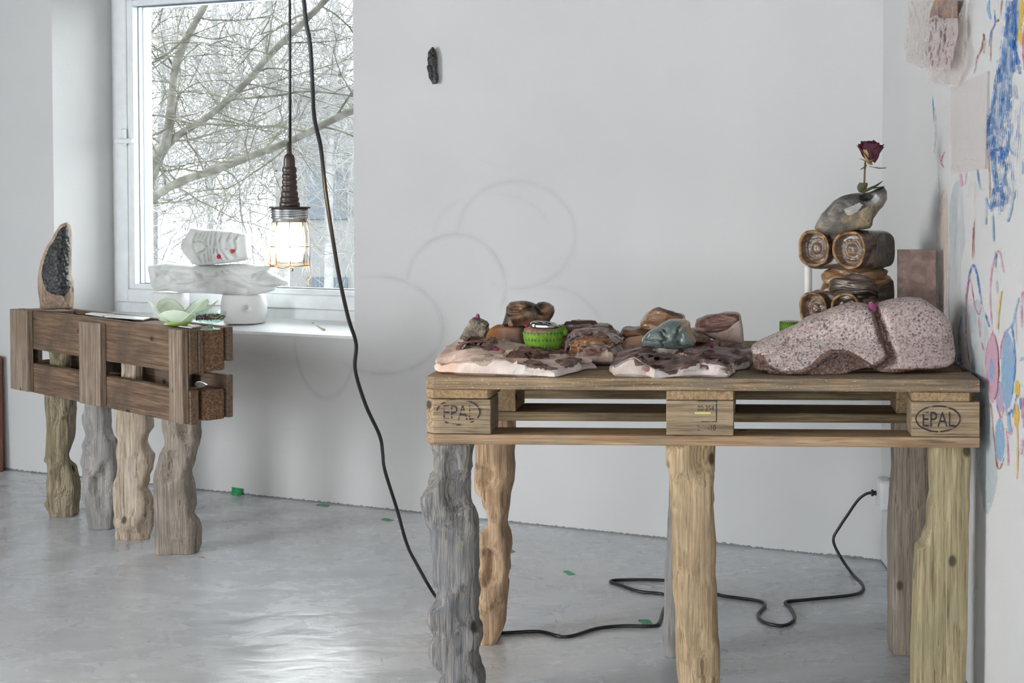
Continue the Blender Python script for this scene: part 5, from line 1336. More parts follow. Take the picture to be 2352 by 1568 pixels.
hg = [LV(L) for L in [[(735, 190), (700, 270), (690, 370), (720, 440), (770, 500), (800, 600)], [(700, 310), (760, 290), (830, 310), (870, 370), (830, 420), (760, 450)], [(885, 180), (860, 280), (880, 400), (900, 590)], [(930, 180), (915, 300), (915, 430), (930, 585)], [(980, 175), (970, 300), (955, 450)], [(1000, 180), (985, 300), (1000, 440), (1080, 570)], [(1060, 190), (1030, 290), (1050, 400), (1130, 530)], [(1160, 190), (1130, 290), (1125, 390)], [(1180, 200), (1150, 300), (1170, 420), (1260, 540)], [(1270, 205), (1220, 280), (1240, 370), (1220, 430), (1250, 500)], [(800, 190), (760, 260)], [(850, 180), (810, 270)], [(840, 470), (850, 600)]]]
def d_hp(x, y, s, fr):
    if not fr: return 0
    p = Vector((x, y, 0)); return -sum(.016 * math.exp(-(line_dist(p, L) / 1.5) ** 2) for L in hg)
hd = inflate('marble_bust', hp, 5.57, .055, M_marble, n=200, rings=44, pw=4.0, disp=d_hp, yoff=yo_w)
tag(hd, 'white carved marble head with two red eyes in front of the window', 'sculpture')
M_red = plain('bright_red_enamel', (0.72, 0.03, 0.06), 0.35); bh = bvh_of(hd)
for (x, y, r) in [(503.3, 589.3, 5.2), (534.2, 577.2, 4.6)]:
    q = [(x + r * (1 - .08 * math.cos(2 * a)) * math.cos(a), y + r * 1.08 * math.sin(a)) for a in [2 * math.pi * i / 20 for i in range(20)]]
    patch('red_eye', q, bh, .010, M_red, hd, n=24, rings=5, rough=0)
# match on the sill
mp = lambda x, y: at_z(x, y, z_s + .009)
mt = empty('match', mp(725, 749), 0, 'thick wooden match with a green head lying on the sill', 'match')
V, Fc = [], []; a_, b2_ = mp(720, 746), mp(745, 757); d_ = (b2_ - a_).normalized()
tube_obj('stick', [a_.lerp(b2_, i / 5) + Vector((0, 0, .002 * mn.noise(Vector((i, 0, 0))))) for i in range(6)], .0042, plain('pale_match_wood', (0.60, 0.55, 0.42), 0.7), mt)
tube_obj('match_head', [a_ - d_ * x_ for x_ in (-.001, .004, .009, .013, .016)], [.0045, .0072, .0082, .0065, .002], plain('green_match_head', (0.05, 0.36, 0.22), 0.5), mt, 10)

# ------------------------------------------------------------------ things on the sideways pallet
def on_side(x, y, d, z=.7215): return at_plane(x, y, LM @ Vector((0, d, 0)), LN)
Yc_ = on_side(130, 700, .085).y
co_ = Z([(268, 652), (262, 590), (252, 520), (258, 420), (275, 330), (310, 240), (345, 190), (370, 140), (395, 105), (430, 91), (448, 110), (456, 150), (455, 250), (448, 350), (445, 440), (462, 480), (466, 540), (463, 645), (440, 651), (300, 654)], 0, 480, 2.8)
M_cwood = wood('scorched_pale_wood', (0.20, 0.13, 0.085), (0.44, 0.33, 0.24), (0.60, 0.50, 0.40), 2, 1.0, bump=0.5, stain=(0.12, 0.08, 0.06), stain_amt=0.6)
zt_ = at_y(130, 712.5, Yc_).z
cl = inflate('charred_log', co_, Yc_, .045, M_cwood, n=120, rings=24, pw=2.4)
displace(cl, rock_noise(40, .003, 14, .001, 60)); cl.location.z += .7215 - min((wm(cl) @ v.co).z for v in cl.data.vertices)
tag(cl, 'pointed pale log with a black charred hollow on the sideways pallet', 'sculpture')
cp_ = Z([(347, 197), (374, 140), (400, 108), (432, 97), (447, 115), (452, 150), (452, 250), (445, 350), (442, 440), (459, 482), (455, 510), (440, 540), (412, 570), (345, 556), (302, 540), (278, 490), (262, 420), (279, 330), (311, 248)], 0, 480, 2.8)
patch('charred_face', cp_, bvh_of(cl), .004, M_char, cl, n=90, rings=10, seed=3, jag=2)
M_plate = plain('thin_white_glass_plate', (0.80, 0.82, 0.80), 0.2)
for q, lb in [([(196, 721.5), (212, 719), (262, 723), (234, 727)], 'thin white plate across the middle of the sideways pallet'), ([(240, 728), (262, 724), (345, 731), (330, 735)], 'long thin pale plate on the sideways pallet left of the petal bowl'), ([(376, 745), (400, 741), (462, 750), (440, 754)], 'thin white plate under the petal bowl')]:
    P_ = [at_z(x, y, .7215) for x, y in q]; V = P_ + [p + Vector((0, 0, .003)) for p in P_]
    tag(world_obj('thin_plate', V, [(3, 2, 1, 0), (4, 5, 6, 7), (0, 1, 5, 4), (1, 2, 6, 5), (2, 3, 7, 6), (3, 0, 4, 7)], M_plate), lb, 'plate', 'thin plates on the sideways pallet')
def petal_glass():
    t = NT('pale_green_translucent_petal'); v = t.coord(rnd=True)
    n = t.noise(v, 26, 4, 0.6, 0.8)
    c = t.ramp(n, [(0.3, (0.84, 0.90, 0.76)), (0.6, (0.95, 0.97, 0.92))])
    t.base(c, 0.35, 0, 0.5)
    tr = t.n('BsdfTranslucent', {0: c}); tp = t.n('BsdfTransparent', {0: (0.85, 0.93, 0.8, 1)})
    m1 = t.n('MixShader', {0: 0.5, 1: t.b.outputs[0], 2: tr.outputs[0]}); m2 = t.n('MixShader', {0: 0.4, 1: m1.outputs[0], 2: tp.outputs[0]})
    t.t.links.new(m2.outputs[0], t.out.inputs[0]); return t.m
M_pg = petal_glass(); M_pgb = plain('green_petal_base', (0.30, 0.46, 0.08), 0.5); M_pge = plain('whitish_petal_edge', (0.78, 0.86, 0.70), 0.3)
bp = at_y(410, 746.5, 4.41); bp.z = .7225 + .0035
pb_ = empty('petal_bowl', bp, 0, 'open bowl of pale green translucent petals on the sideways pallet', 'bowl')
kb = 4.41 / F
for i, (rz, tl_, L, W) in enumerate([(5, 58, 44, 38), (-78, 60, 80, 24), (-135, 58, 76, 34), (140, 58, 72, 34), (80, 62, 84, 26), (110, 70, 92, 22)]):
    r_ = math.radians(rz)
    V, Fc = [], []
    nu, nv = 12, 12; L *= kb; W *= kb
    for j in range(nv + 1):
        v = j / nv
        for ii in range(nu + 1):
            u = ii / nu * 2 - 1
            wd = W * math.sqrt(max(0, 1 - (2 * (0.08 + .92 * v) - 1.0) ** 2)) if v > .0 else W * .3
            V.append(Vector((u * wd, .20 * L * (v * v) * 1.2 + .10 * W * u * u - .02 * L, L * v)))
    for j in range(nv):
        for ii in range(nu): Fc.append((j * (nu + 1) + ii, j * (nu + 1) + ii + 1, (j + 1) * (nu + 1) + ii + 1, (j + 1) * (nu + 1) + ii))
    M = Matrix.Translation((0, 0, .002)) @ Matrix.Rotation(r_, 4, 'Z') @ Matrix.Translation((0, -8 * kb, 0)) @ Matrix.Rotation(math.radians(tl_), 4, 'X')
    o = local_obj('petal', [M @ v for v in V], Fc, M_pg, pb_); md = o.modifiers.new('thick', 'SOLIDIFY'); md.thickness = .0022
    edge = [M @ V[j * (nu + 1)] for j in range(2, nv + 1)] + [M @ V[j * (nu + 1) + nu] for j in range(nv - 1, 1, -1)]
    Ve, Fe = [], []; tube(Ve, Fe, edge, .0011, 5); local_obj('petal_edge', Ve, Fe, M_pge, o)
obj('base', lathe([(0.0, -.003), (.022, -.003), (.034, .003), (.042, .010), (.036, .0095), (.02, .004), (.0005, .003)], 28), M_pgb, pb_, smooth=True)
# footed glass bowl with dried petals
gp_ = at_z(482, 757, .7215); kg = gp_.y / F
gb = empty('footed_glass_bowl', (gp_.x, gp_.y + .005, .7215), 0, 'small footed green glass bowl of dried petals at the near end of the pallet', 'bowl')
M_gg = glass('pale_green_glass', (0.80, 0.94, 0.885), 1.22)
obj('bowl', lathe([(r * kg, h_ * kg) for r, h_ in [(36, 42), (35.5, 36), (33, 28), (27, 20), (17, 15.5), (8, 13.5), (.5, 13)]], 40), M_gg, gb, smooth=True)
obj('foot', lathe([(r * kg, h_ * kg) for r, h_ in [(.5, 13.4), (7, 13.4), (5.5, 9), (6, 5), (10, 2.6), (22, 1.3), (22.5, .4), (21, 0), (.5, 0)]], 40), M_gg, gb, smooth=True)
random.seed(11)
V, Fc, MI = [], [], []
for i in range(420):
    a, r = random.random() * 6.283, math.sqrt(random.random()) * 31 * kg
    c_ = Vector((r * math.cos(a), r * math.sin(a), (27 + random.random() * 7 - 3 * (r / (31 * kg)) ** 2) * kg))
    s_ = random.uniform(2.0, 4.5) * kg; R_ = Matrix.Rotation(random.random() * 6.28, 3, Vector((random.gauss(0, 1), random.gauss(0, 1), random.gauss(0, 1))).normalized())
    b0 = len(V)
    for (x, y, z) in [(-1, -.6, 0), (0, -.8, .3), (1, -.5, 0), (1, .6, .2), (0, .8, -.2), (-1, .5, .1)]: V.append(gb.location + c_ + R_ @ Vector((x * s_, y * s_, z * s_)))
    Fc.append(tuple(range(b0, b0 + 6))); MI.append(random.randrange(4))
o = world_obj('dried_petals', V, Fc, None)
for m_ in (M_pet, M_sep, plain('dusty_violet_petal', (0.22, 0.10, 0.16), 0.8), plain('silver_grey_petal', (0.42, 0.38, 0.38), 0.5)): o.data.materials.append(m_)
o.data.polygons.foreach_set('material_index', MI)
tag(o, 'dried rose petals heaped in the footed glass bowl', 'petals', kind='stuff')
# quartz on the lower block
q_ = LI @ on_side(462, 909, .09)
o = inflate('quartz_pebble', Z([(375, 975), (400, 955), (445, 948), (495, 965), (545, 990), (520, 1020), (470, 1035), (420, 1042), (395, 1015)], 380, 730, 5.6), (LM @ Vector((-.03, .10, 0))).y, .013, plain('smoky_quartz', (0.30, 0.29, 0.27), 0.15), pw=3, smooth=False, n=24, rings=5)
o.location.z += zm0 - .0035 - min((wm(o) @ v.co).z for v in o.data.vertices)
tag(o, 'small grey quartz pebble resting on the lower chip block', 'pebble')
# reddish board leaning at the left picture edge, chip on the floor
wl = at_wall(0, 1078)
bp2 = at_wall(-20, 1080); 
o = obj('leaning_board', box_bm(-.10, .0, -.012, .012, 0, .47, .004), plain('reddish_brown_board', (0.22, 0.085, 0.055), 0.6), None, (0, 0, 0))
pr = at_wall(7, 1078, .03); o.location = (pr.x, pr.y - .012, 0); o.rotation_euler = (math.radians(-1.2), math.radians(-1.5), WROT + math.pi)
tag(o, 'reddish brown board standing against the wall at the far left', 'board')
cpos = at_z(461, 1281)
V, Fc = [], []; tube(V, Fc, [cpos + Vector((-.010, 0, .002)), cpos + Vector((.002, -.003, .004)), cpos + Vector((.012, -.002, .002))], [.001, .0024, .0008], 5)
tag(world_obj('wood_chip', V, Fc, M_cwood), 'tiny wood splinter on the floor beside the front post', 'wood chip')
# ------------------------------------------------------------------ watercolour marks on the right wall
def paint(name, col, alpha=0.9, dry=0.5, sx=150, sz=40):
    t = NT(name)
    n = t.noise(t.coord(scale=(sx, sx, sz), rnd=True), 1.0, 4, 0.6)
    t.set(t.b.inputs['Alpha'], t.math('MULTIPLY', t.ramp(n, [(dry - 0.13, (0.05, 0.05, 0.05)), (dry + 0.10, (1, 1, 1))]), alpha))
    return t.base(col, 0.7, 0, 0.2)
P_blue = paint('blue_watercolour', (0.035, 0.19, 0.56), 0.9, 0.5); P_lblue = paint('light_blue_watercolour', (0.28, 0.48, 0.70), 0.75, 0.4); P_wash = paint('pale_blue_wash', (0.50, 0.59, 0.64), 0.4, 0.48, 9, 3)
P_pink = paint('pink_watercolour', (0.68, 0.14, 0.32), 0.75, 0.46); P_lpink = paint('pale_pink_watercolour', (0.70, 0.40, 0.52), 0.7, 0.35); P_red = paint('red_brown_watercolour', (0.40, 0.09, 0.06), 0.8, 0.48)
P_yel = paint('yellow_watercolour', (0.80, 0.52, 0.08), 0.8, 0.42); P_peach = paint('peach_wash', (0.74, 0.55, 0.44), 0.45, 0.48, 9, 3); P_lil = paint('lilac_watercolour', (0.52, 0.42, 0.64), 0.6, 0.38)
cnt = [0]
def rw(x, y):
    cnt[0] += 1; return at_right(x, y, .0008 + .000012 * (cnt[0] % 60))
def stroke(pts, w0, mat, name='paint_stroke', w1=None):
    """brush stroke on the wall: centre line and width measured in the photo, laid flat on the wall"""
    C_ = catmull([(x, y, 0) for x, y in pts], 9); V, Fc = [], []; n = len(C_); w0 *= .85
    off = .0008 + .00012 * (cnt[0] % 25); cnt[0] += 1
    for i, p in enumerate(C_):
        t = i / (n - 1); w_ = (w0 + ((w1 if w1 is not None else w0) - w0) * t) * (.35 + .65 * math.sin(math.pi * min(1, max(0, .06 + .88 * t))) ** .5)
        w_ *= 1 + .8 * mn.noise(Vector((p.x * .3, p.y * .25, cnt[0])))
        d = (C_[min(i + 1, n - 1)] - C_[max(i - 1, 0)]); d = d.normalized() if d.length > 0 else Vector((0, 1, 0))
        nn = Vector((-d.y, d.x, 0)) * w_ / 2
        for s_ in (-1, 1): q = p + nn * s_; V.append(at_right(q.x, q.y, off))
    for i in range(n - 1): Fc.append((2 * i, 2 * i + 1, 2 * i + 3, 2 * i + 2))
    return world_obj(name, V, Fc, mat, wall_right)
def blob(cx, cy, rx, ry, mat, name='paint_patch', n=40):
    off = .0008 + .00012 * (cnt[0] % 25); cnt[0] += 1
    V = [at_right(cx + rx * math.cos(a) * (1 + .16 * mn.noise(Vector((math.cos(a) * 2, math.sin(a) * 2, cx)))), cy + ry * math.sin(a) * (1 + .1 * mn.noise(Vector((math.cos(a) * 2, math.sin(a) * 2, cy)))), off) for a in [2 * math.pi * i / n for i in range(n)]]
    return world_obj(name, V, [tuple(range(n))], mat, wall_right)
def poly_patch(P, mat):
    off = .0008 + .00012 * (cnt[0] % 25); cnt[0] += 1
    C_ = catmull([(x, y, 0) for x, y in P + [P[0]]], 4)[:-1]
    return world_obj('paint_wash', [at_right(p.x, p.y, off) for p in C_], [tuple(range(len(C_)))], mat, wall_right)
poly_patch([(2151, 485), (2174, 430), (2176, 600), (2174, 760), (2170, 830), (2155, 800), (2150, 640)], P_peach)
poly_patch([(2181, 470), (2190, 425), (2206, 420), (2214, 500), (2216, 560), (2206, 620), (2212, 760), (2205, 840), (2186, 800), (2176, 690)], P_wash)
poly_patch([(2226, 700), (2250, 690), (2270, 760), (2268, 860), (2275, 960), (2290, 1100), (2262, 1180), (2240, 1000), (2232, 860)], P_wash)
Zr = lambda L: Z(L, 1990, 0, 2.613)
Zl = lambda L: Z(L, 2080, 500, 2.613)
for L, w_, m_ in [([(930, 0), (925, 120), (915, 190), (930, 270)], 13, P_yel), ([(945, 150), (940, 300), (946, 420)], 6, P_pink), ([(895, 190), (885, 270), (905, 360), (920, 445)], 11, P_blue),
                  ([(885, 0), (890, 90), (900, 200)], 8, P_blue), ([(735, 0), (730, 60), (745, 115)], 7, P_lblue), ([(765, 60), (770, 140), (745, 200), (735, 280)], 4, P_blue),
                  ([(702, 200), (690, 290), (662, 350), (648, 445)], 4.5, P_red), ([(702, 205), (708, 260), (703, 320)], 4, P_red), ([(790, 115), (780, 135)], 6, P_red), ([(812, 0), (800, 110)], 2.5, P_red), ([(752, 170), (745, 280), (743, 370)], 2.5, P_red),
                  ([(706, 760), (718, 850), (732, 970), (738, 1080), (740, 1190)], 3, P_red), ([(665, 1020), (672, 1080), (684, 1135)], 4.5, P_blue), ([(715, 1190), (738, 1250), (770, 1210)], 6, P_lblue),
                  ([(752, 960), (768, 895), (790, 905), (800, 890), (815, 960), (835, 1020), (815, 1090), (800, 1110)], 5, P_blue), ([(770, 900), (768, 1010), (785, 1090), (775, 1150)], 4, P_lblue),
                  ([(852, 805), (850, 880), (880, 930)], 3, P_lblue), ([(885, 1150), (865, 1260), (848, 1325)], 5, P_lblue), ([(912, 690), (912, 765)], 2.5, P_blue), ([(946, 950), (935, 1040)], 5, P_lblue), ([(755, 1290), (762, 1450)], 3, P_lblue), ([(715, 1180), (714, 1350)], 2, P_lblue),
                  ([(648, 1330), (640, 1420), (634, 1545)], 3, P_red), ([(397, 580), (402, 690), (402, 740)], 2.5, P_blue), ([(470, 910), (448, 970), (465, 1005)], 3, P_pink), ([(565, 1040), (572, 1120)], 7, P_lpink), ([(600, 1040), (590, 1110)], 3, P_lpink), ([(655, 1080), (640, 1330)], 3, P_peach), ([(620, 1060), (610, 1190)], 3, P_peach),
                  ([(430, 1040), (438, 1150), (432, 1230)], 4, P_wash), ([(410, 640), (412, 820), (402, 920)], 5, P_wash)]:
    stroke(Zr(L), w_, m_)
for L, w_, m_ in [([(360, 490), (378, 360), (402, 285), (425, 330), (440, 420), (455, 520)], 5, P_blue), ([(362, 700), (363, 500), (382, 370), (398, 435), (412, 520), (438, 580), (455, 535)], 3, P_pink), ([(475, 570), (500, 655)], 4, P_blue), ([(362, 720), (385, 880)], 2.5, P_pink), ([(437, 600), (445, 720)], 2, P_pink),
                  ([(520, 690), (505, 480), (515, 320), (540, 225), (562, 205), (588, 330)], 3, P_pink), ([(540, 200), (540, 300)], 4, P_blue), ([(545, 380), (548, 450)], 3, P_lblue), ([(520, 10), (525, 140)], 3, P_lblue), ([(478, 0), (480, 40)], 3, P_lblue), ([(615, 0), (612, 25)], 4, P_blue),
                  ([(572, 440), (556, 560), (549, 670)], 5, P_yel), ([(335, 590), (320, 680), (320, 770)], 3.5, P_blue), ([(310, 865), (328, 845), (340, 885)], 6, P_blue), ([(410, 0), (402, 120), (400, 240)], 4.5, P_peach), ([(405, 60), (402, 250)], 2.5, P_red), ([(455, 745), (468, 795)], 4, P_pink),
                  ([(520, 690), (490, 780), (485, 900), (505, 1050), (525, 1110)], 5, P_pink), ([(520, 690), (545, 770), (555, 880), (550, 1000), (535, 1090)], 4, P_pink), ([(555, 860), (560, 950)], 4, P_red), ([(600, 680), (575, 760), (568, 850)], 4, P_pink), ([(635, 650), (650, 760), (655, 900), (640, 1060)], 5, P_blue), ([(590, 690), (640, 640), (660, 560), (680, 480)], 6, P_lblue),
                  ([(510, 1110), (520, 1230), (535, 1380), (545, 1480), (565, 1505), (590, 1440)], 3.5, P_red), ([(545, 1120), (570, 1200), (590, 1130)], 4, P_pink), ([(600, 1140), (615, 1180), (640, 1150)], 9, P_blue), ([(615, 1180), (622, 1260), (625, 1290)], 9, P_lblue), ([(600, 1260), (612, 1380), (615, 1490)], 4, P_pink), ([(605, 1280), (635, 1300), (640, 1240)], 3, P_pink),
                  ([(668, 1060), (655, 1110), (640, 1200)], 3, P_blue), ([(667, 1260), (670, 1400), (665, 1568)], 4, P_yel), ([(697, 445), (694, 560), (695, 660)], 4, P_pink), ([(700, 1080), (700, 1180), (711, 1260)], 5, P_pink), ([(685, 1080), (690, 1150)], 4, P_blue), ([(711, 440), (700, 470)], 6, P_pink), ([(690, 1420), (700, 1340), (711, 1350)], 5, P_lpink), ([(655, 600), (660, 760)], 3, P_lil), ([(685, 860), (700, 840), (711, 860)], 4, P_lblue), ([(545, 1490), (548, 1440)], 3, P_red)]:
    stroke(Zl(L), w_, m_)
for (cx, cy, rx, ry, m_) in [(2279, 844, 14, 76, P_lpink), (2277, 850, 5, 28, P_lblue), (2314, 850, 15, 88, P_lblue), (2296, 1010, 11, 50, P_lblue), (2296, 912, 9, 36, P_lil), (2336, 893, 6, 20, P_yel), (2334, 955, 6, 28, P_yel)]:
    blob(cx, cy, rx, ry, m_)
# dry brush marks of the big blue area
random.seed(5)
V, Fc = [], []; off = .0042
def mark(x, y, L, w_):
    b = len(V); dx = random.uniform(-3, 2)
    for (a, c_) in [(x - w_ / 2, y), (x + w_ / 2, y), (x + w_ / 2 + dx, y + L), (x - w_ / 2 + dx, y + L)]: V.append(at_right(a, c_, off))
    Fc.append((b, b + 1, b + 2, b + 3))
edge = [(0, 2310, 2338), (80, 2300, 2334), (150, 2290, 2330), (220, 2278, 2325), (280, 2264, 2318), (330, 2268, 2315), (380, 2280, 2330), (430, 2282, 2325), (480, 2270, 2300)]
for i in range(430):
    y = random.uniform(0, 470); a = lerp_tab([(e_[0], e_[1]) for e_ in edge], y); b = lerp_tab([(e_[0], e_[2]) for e_ in edge], y)
    x = a + (b - a) * random.random() ** (1.7 if y > 150 else 1.0)
    mark(x, y, random.uniform(5, 26), random.uniform(1.0, 3.2))
for i in range(50): mark(random.uniform(2296, 2350), random.uniform(180, 440), random.uniform(8, 40), random.uniform(.8, 1.8))
o = world_obj('dry_brush_marks', V, Fc, P_blue, wall_right); o['kind'] = 'stuff'; o['label'] = 'dense dry blue brush marks'
poly_patch([(2318, 0), (2340, 0), (2336, 110), (2320, 200), (2300, 290), (2275, 330), (2268, 290), (2290, 180)], paint('thin_blue_wash', (0.36, 0.52, 0.74), 0.45, 0.45, 40, 5))

# ------------------------------------------------------------------ crumpled papers on the right wall
def tissue(name, col, alpha):
    t = NT(name); v = t.coord(rnd=True)
    n = t.noise(v, 12, 3); c = t.mix(n, tuple(x * .93 for x in col), col)
    t.base(c, 0.55, 0, 0.35); tr = t.n('BsdfTranslucent', {0: c}); tp = t.n('BsdfTransparent', {0: (1, .98, .97, 1)})
    m1 = t.n('MixShader', {0: 0.3, 1: t.b.outputs[0], 2: tr.outputs[0]}); m2 = t.n('MixShader', {0: 1 - alpha, 1: m1.outputs[0], 2: tp.outputs[0]})
    t.t.links.new(m2.outputs[0], t.out.inputs[0]); return t.m
def paper(name, P, base, crumple, mat, label, seed, n=22, cat='paper', sc=30.0):
    xs = [p[0] for p in P]; ys = [p[1] for p in P]
    C_ = Vector((sum(xs) / len(P), sum(ys) / len(P), 0)); B = resample([(x, y, 0) for x, y in P], 84)
    V, Fc = [], []; rg = 13
    for i in range(rg):
        s_ = 1 - i / rg
        for b in B:
            q = C_ + (b - C_) * s_; w_ = at_right(q.x, q.y, base)
            f = mn.voronoi(Vector((w_.y * sc * .6, w_.z * sc, seed)))[0]
            V.append(at_right(q.x, q.y, base + crumple * (f[1] - f[0]) + crumple * .5 * abs(mn.noise(w_ * sc * .5)) + .0))
    V.append(at_right(C_.x, C_.y, base + crumple * .4)); N = len(B)
    for i in range(rg - 1):
        for k in range(N): Fc.append((i * N + k, i * N + (k + 1) % N, (i + 1) * N + (k + 1) % N, (i + 1) * N + k))
    for k in range(N): Fc.append(((rg - 1) * N + k, (rg - 1) * N + (k + 1) % N, len(V) - 1))
    o = world_obj(name, V, Fc, mat, smooth=False); return tag(o, label, cat)
paper('tissue_sheet', [(2086, 0), (2082, 60), (2076, 110), (2080, 142), (2125, 160), (2136, 150), (2140, 60), (2146, 0)], .004, .012, tissue('cream_tissue_paper', (0.86, 0.81, 0.76), .35), 'cream tissue sheet at the top corner of the painted wall', 1)
paper('drawing_sheet', [(2180, 200), (2236, 178), (2268, 160), (2266, 300), (2262, 388), (2222, 392), (2182, 399), (2176, 300)], .006, .002, tissue('thin_pinkish_paper', (0.86, 0.82, 0.80), .6), 'thin pinkish paper sheet pinned on the painted wall', 2)
paper('tissue_sheet', [(2126, 190), (2131, 150), (2200, 40), (2215, 0), (2222, 0), (2222, 150), (2206, 180), (2204, 196)], .012, .010, tissue('pale_peach_tissue', (0.86, 0.79, 0.75), .4), 'pale peach tissue hanging beside the brown stone print', 3)
paper('crumpled_paper', [(2133, 42), (2152, 34), (2160, 42), (2200, 42), (2201, 75), (2192, 120), (2182, 160), (2140, 162), (2120, 108), (2132, 95)], .026, .014, tissue('mauve_pink_tissue', (0.72, 0.62, 0.61), .8), 'crumpled mauve pink paper below the brown print', 4, sc=40)
M_print = crust('brown_orange_print', (0.16, 0.09, 0.075), (0.26, 0.18, 0.155), (0.46, 0.22, 0.05), 0.5, 9)
paper('brown_print', [(2146, 0), (2199, 0), (2200, 46), (2160, 48), (2134, 52), (2137, 25)], .018, .004, M_print, 'brown and orange crumpled print at the top of the painted wall', 5)
# ------------------------------------------------------------------ outside: bare trees, pale ground and a far building
def bark(name, a, b, c_, moss):
    t = NT(name); v = t.coord()
    n = t.noise(v, 9, 3, 0.6); c = t.ramp(n, [(0.35, a), (0.5, b), (0.68, c_)])
    nz = t.n('SeparateXYZ', {0: t.n('NewGeometry').outputs['Normal']}).outputs[2]
    ms = t.math('MULTIPLY', t.ramp(nz, [(0.3, (0, 0, 0)), (0.8, (1, 1, 1))]), t.ramp(t.noise(v, 4, 2), [(0.48, (0, 0, 0)), (0.6, (1, 1, 1))]))
    c = t.mix(t.math('MULTIPLY', ms, moss), c, (0.10, 0.105, 0.03))
    return t.base(c, 0.9, 0, 0.2)
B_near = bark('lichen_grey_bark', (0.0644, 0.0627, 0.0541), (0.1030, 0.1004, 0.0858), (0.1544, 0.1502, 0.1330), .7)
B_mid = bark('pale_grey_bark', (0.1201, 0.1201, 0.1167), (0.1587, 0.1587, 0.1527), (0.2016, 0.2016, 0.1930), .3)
B_far = bark('haze_paled_bark', (0.1459, 0.1476, 0.1476), (0.1845, 0.1862, 0.1862), (0.2274, 0.2291, 0.2291), 0)  # farthest trees get the palest bark, haze put into the colour
def branch_px(V, Fc, L, Y0, Y1, seg=8, jit=.012, seed=0):
    """main limb measured in the photo: (x, y, width) along the limb, distance Y0 -> Y1; returns its points"""
    n = len(L); C_ = catmull([(x, y, w_) for x, y, w_ in L], 7); pts, rad = [], []
    for i, p in enumerate(C_):
        Y = Y0 + (Y1 - Y0) * i / (len(C_) - 1)
        q = at_y(p.x, p.y, Y); k = Y / F
        q += mn.noise_vector(q * 2.2 + Vector((seed, 0, 0))) * jit
        pts.append(q); rad.append(max(.003, p.z * k / 2 * (1 + .12 * mn.noise(q * 4))))
    tube(V, Fc, pts, rad, seg); return pts, rad
def twig(V, Fc, p, d, L, r, depth, rnd, droop=0.0, seg=3):
    n = max(4, int(L / .09)); pts, rad = [p.copy()], [r]
    q = p.copy(); dd = d.normalized(); kids = []
    for i in range(n):
        dd = (dd + Vector((rnd.gauss(0, .17), rnd.gauss(0, .17), rnd.gauss(0, .17) - droop))).normalized()
        q = q + dd * (L / n); pts.append(q.copy()); rad.append(r * (1 - .8 * (i + 1) / n))
        if depth > 0 and i > 0 and rnd.random() < (.55 if depth > 1 else .42): kids.append((q.copy(), dd.copy(), (n - i) / n))
    tube(V, Fc, pts, rad, seg, cap=False)
    for (kp, kd, f) in kids:
        ax = Vector((rnd.gauss(0, 1), rnd.gauss(0, 1), rnd.gauss(0, 1))).normalized()
        nd = (Matrix.Rotation(rnd.uniform(.5, 1.15), 3, ax) @ kd)
        twig(V, Fc, kp, nd, L * rnd.uniform(.35, .7) * (.4 + .6 * f), r * .55, depth - 1, rnd, droop, seg)
def finish(name, V, Fc, mat, parent, kind=None):
    o = world_obj(name, V, Fc, mat, parent, smooth=True)
    if kind: o['kind'] = kind
    return o
GZ = -4.2
Za = lambda L: [(100 + x / 3.178, y / 3.178, w_ / 3.178) for x, y, w_ in L]
Zb = lambda L: [(300 + x / 2.306, y / 2.306, w_ / 2.306) for x, y, w_ in L]
rnd = random.Random(21)
# near tree: its fork stands at the left edge of the window view
t1 = empty('mossy_tree', (at_y(300, 500, 9.0).x - .5, 9.0, GZ), 0, 'nearest bare tree with thick mossy limbs crossing the window', 'tree')
limbs = [(Zb([(-60, 1300, 110), (30, 1090, 90), (100, 930, 75), (150, 820, 68), (180, 770, 60), (205, 640, 50), (220, 500, 45), (240, 360, 42), (300, 200, 40), (400, 20, 34), (440, -60, 30)]), 9.0, 8.6),
         (Zb([(150, 810, 50), (250, 720, 40), (380, 640, 38), (500, 540, 36), (620, 420, 36), (720, 310, 36), (850, 180, 36), (980, 60, 36), (1060, -20, 34)]), 9.0, 7.6),
         (Zb([(20, 1110, 70), (150, 1030, 46), (300, 950, 44), (480, 890, 42), (650, 820, 40), (850, 740, 38), (1000, 670, 38), (1190, 580, 36), (1300, 520, 30)]), 8.9, 7.4),
         (Zb([(500, 530, 20), (620, 520, 14), (780, 505, 13), (920, 485, 12), (1080, 495, 10), (1220, 515, 8)]), 8.2, 7.9),
         (Zb([(130, 320, 8), (190, 290, 14), (250, 240, 14), (300, 180, 8)]), 8.6, 8.3), (Zb([(60, 385, 7), (130, 320, 9), (210, 290, 9)]), 8.4, 8.6),
         (Zb([(240, 370, 12), (190, 290, 10), (100, 230, 7), (50, 210, 5)]), 8.8, 8.5), (Zb([(215, 520, 14), (240, 380, 12), (240, 200, 10), (280, 20, 8)]), 8.9, 9.2),
         (Zb([(230, 745, 14), (330, 735, 11), (500, 680, 9), (640, 640, 7), (800, 560, 5)]), 8.9, 8.3)]
V, Fc = [], []; seeds = []
for i, (L, y0, y1) in enumerate(limbs):
    v, f = [], []; pts, rad = branch_px(v, f, L, y0, y1, 9, .01, i)
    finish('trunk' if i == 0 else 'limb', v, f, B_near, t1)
    for p, r in list(zip(pts, rad))[3::3]: seeds.append((p, r))
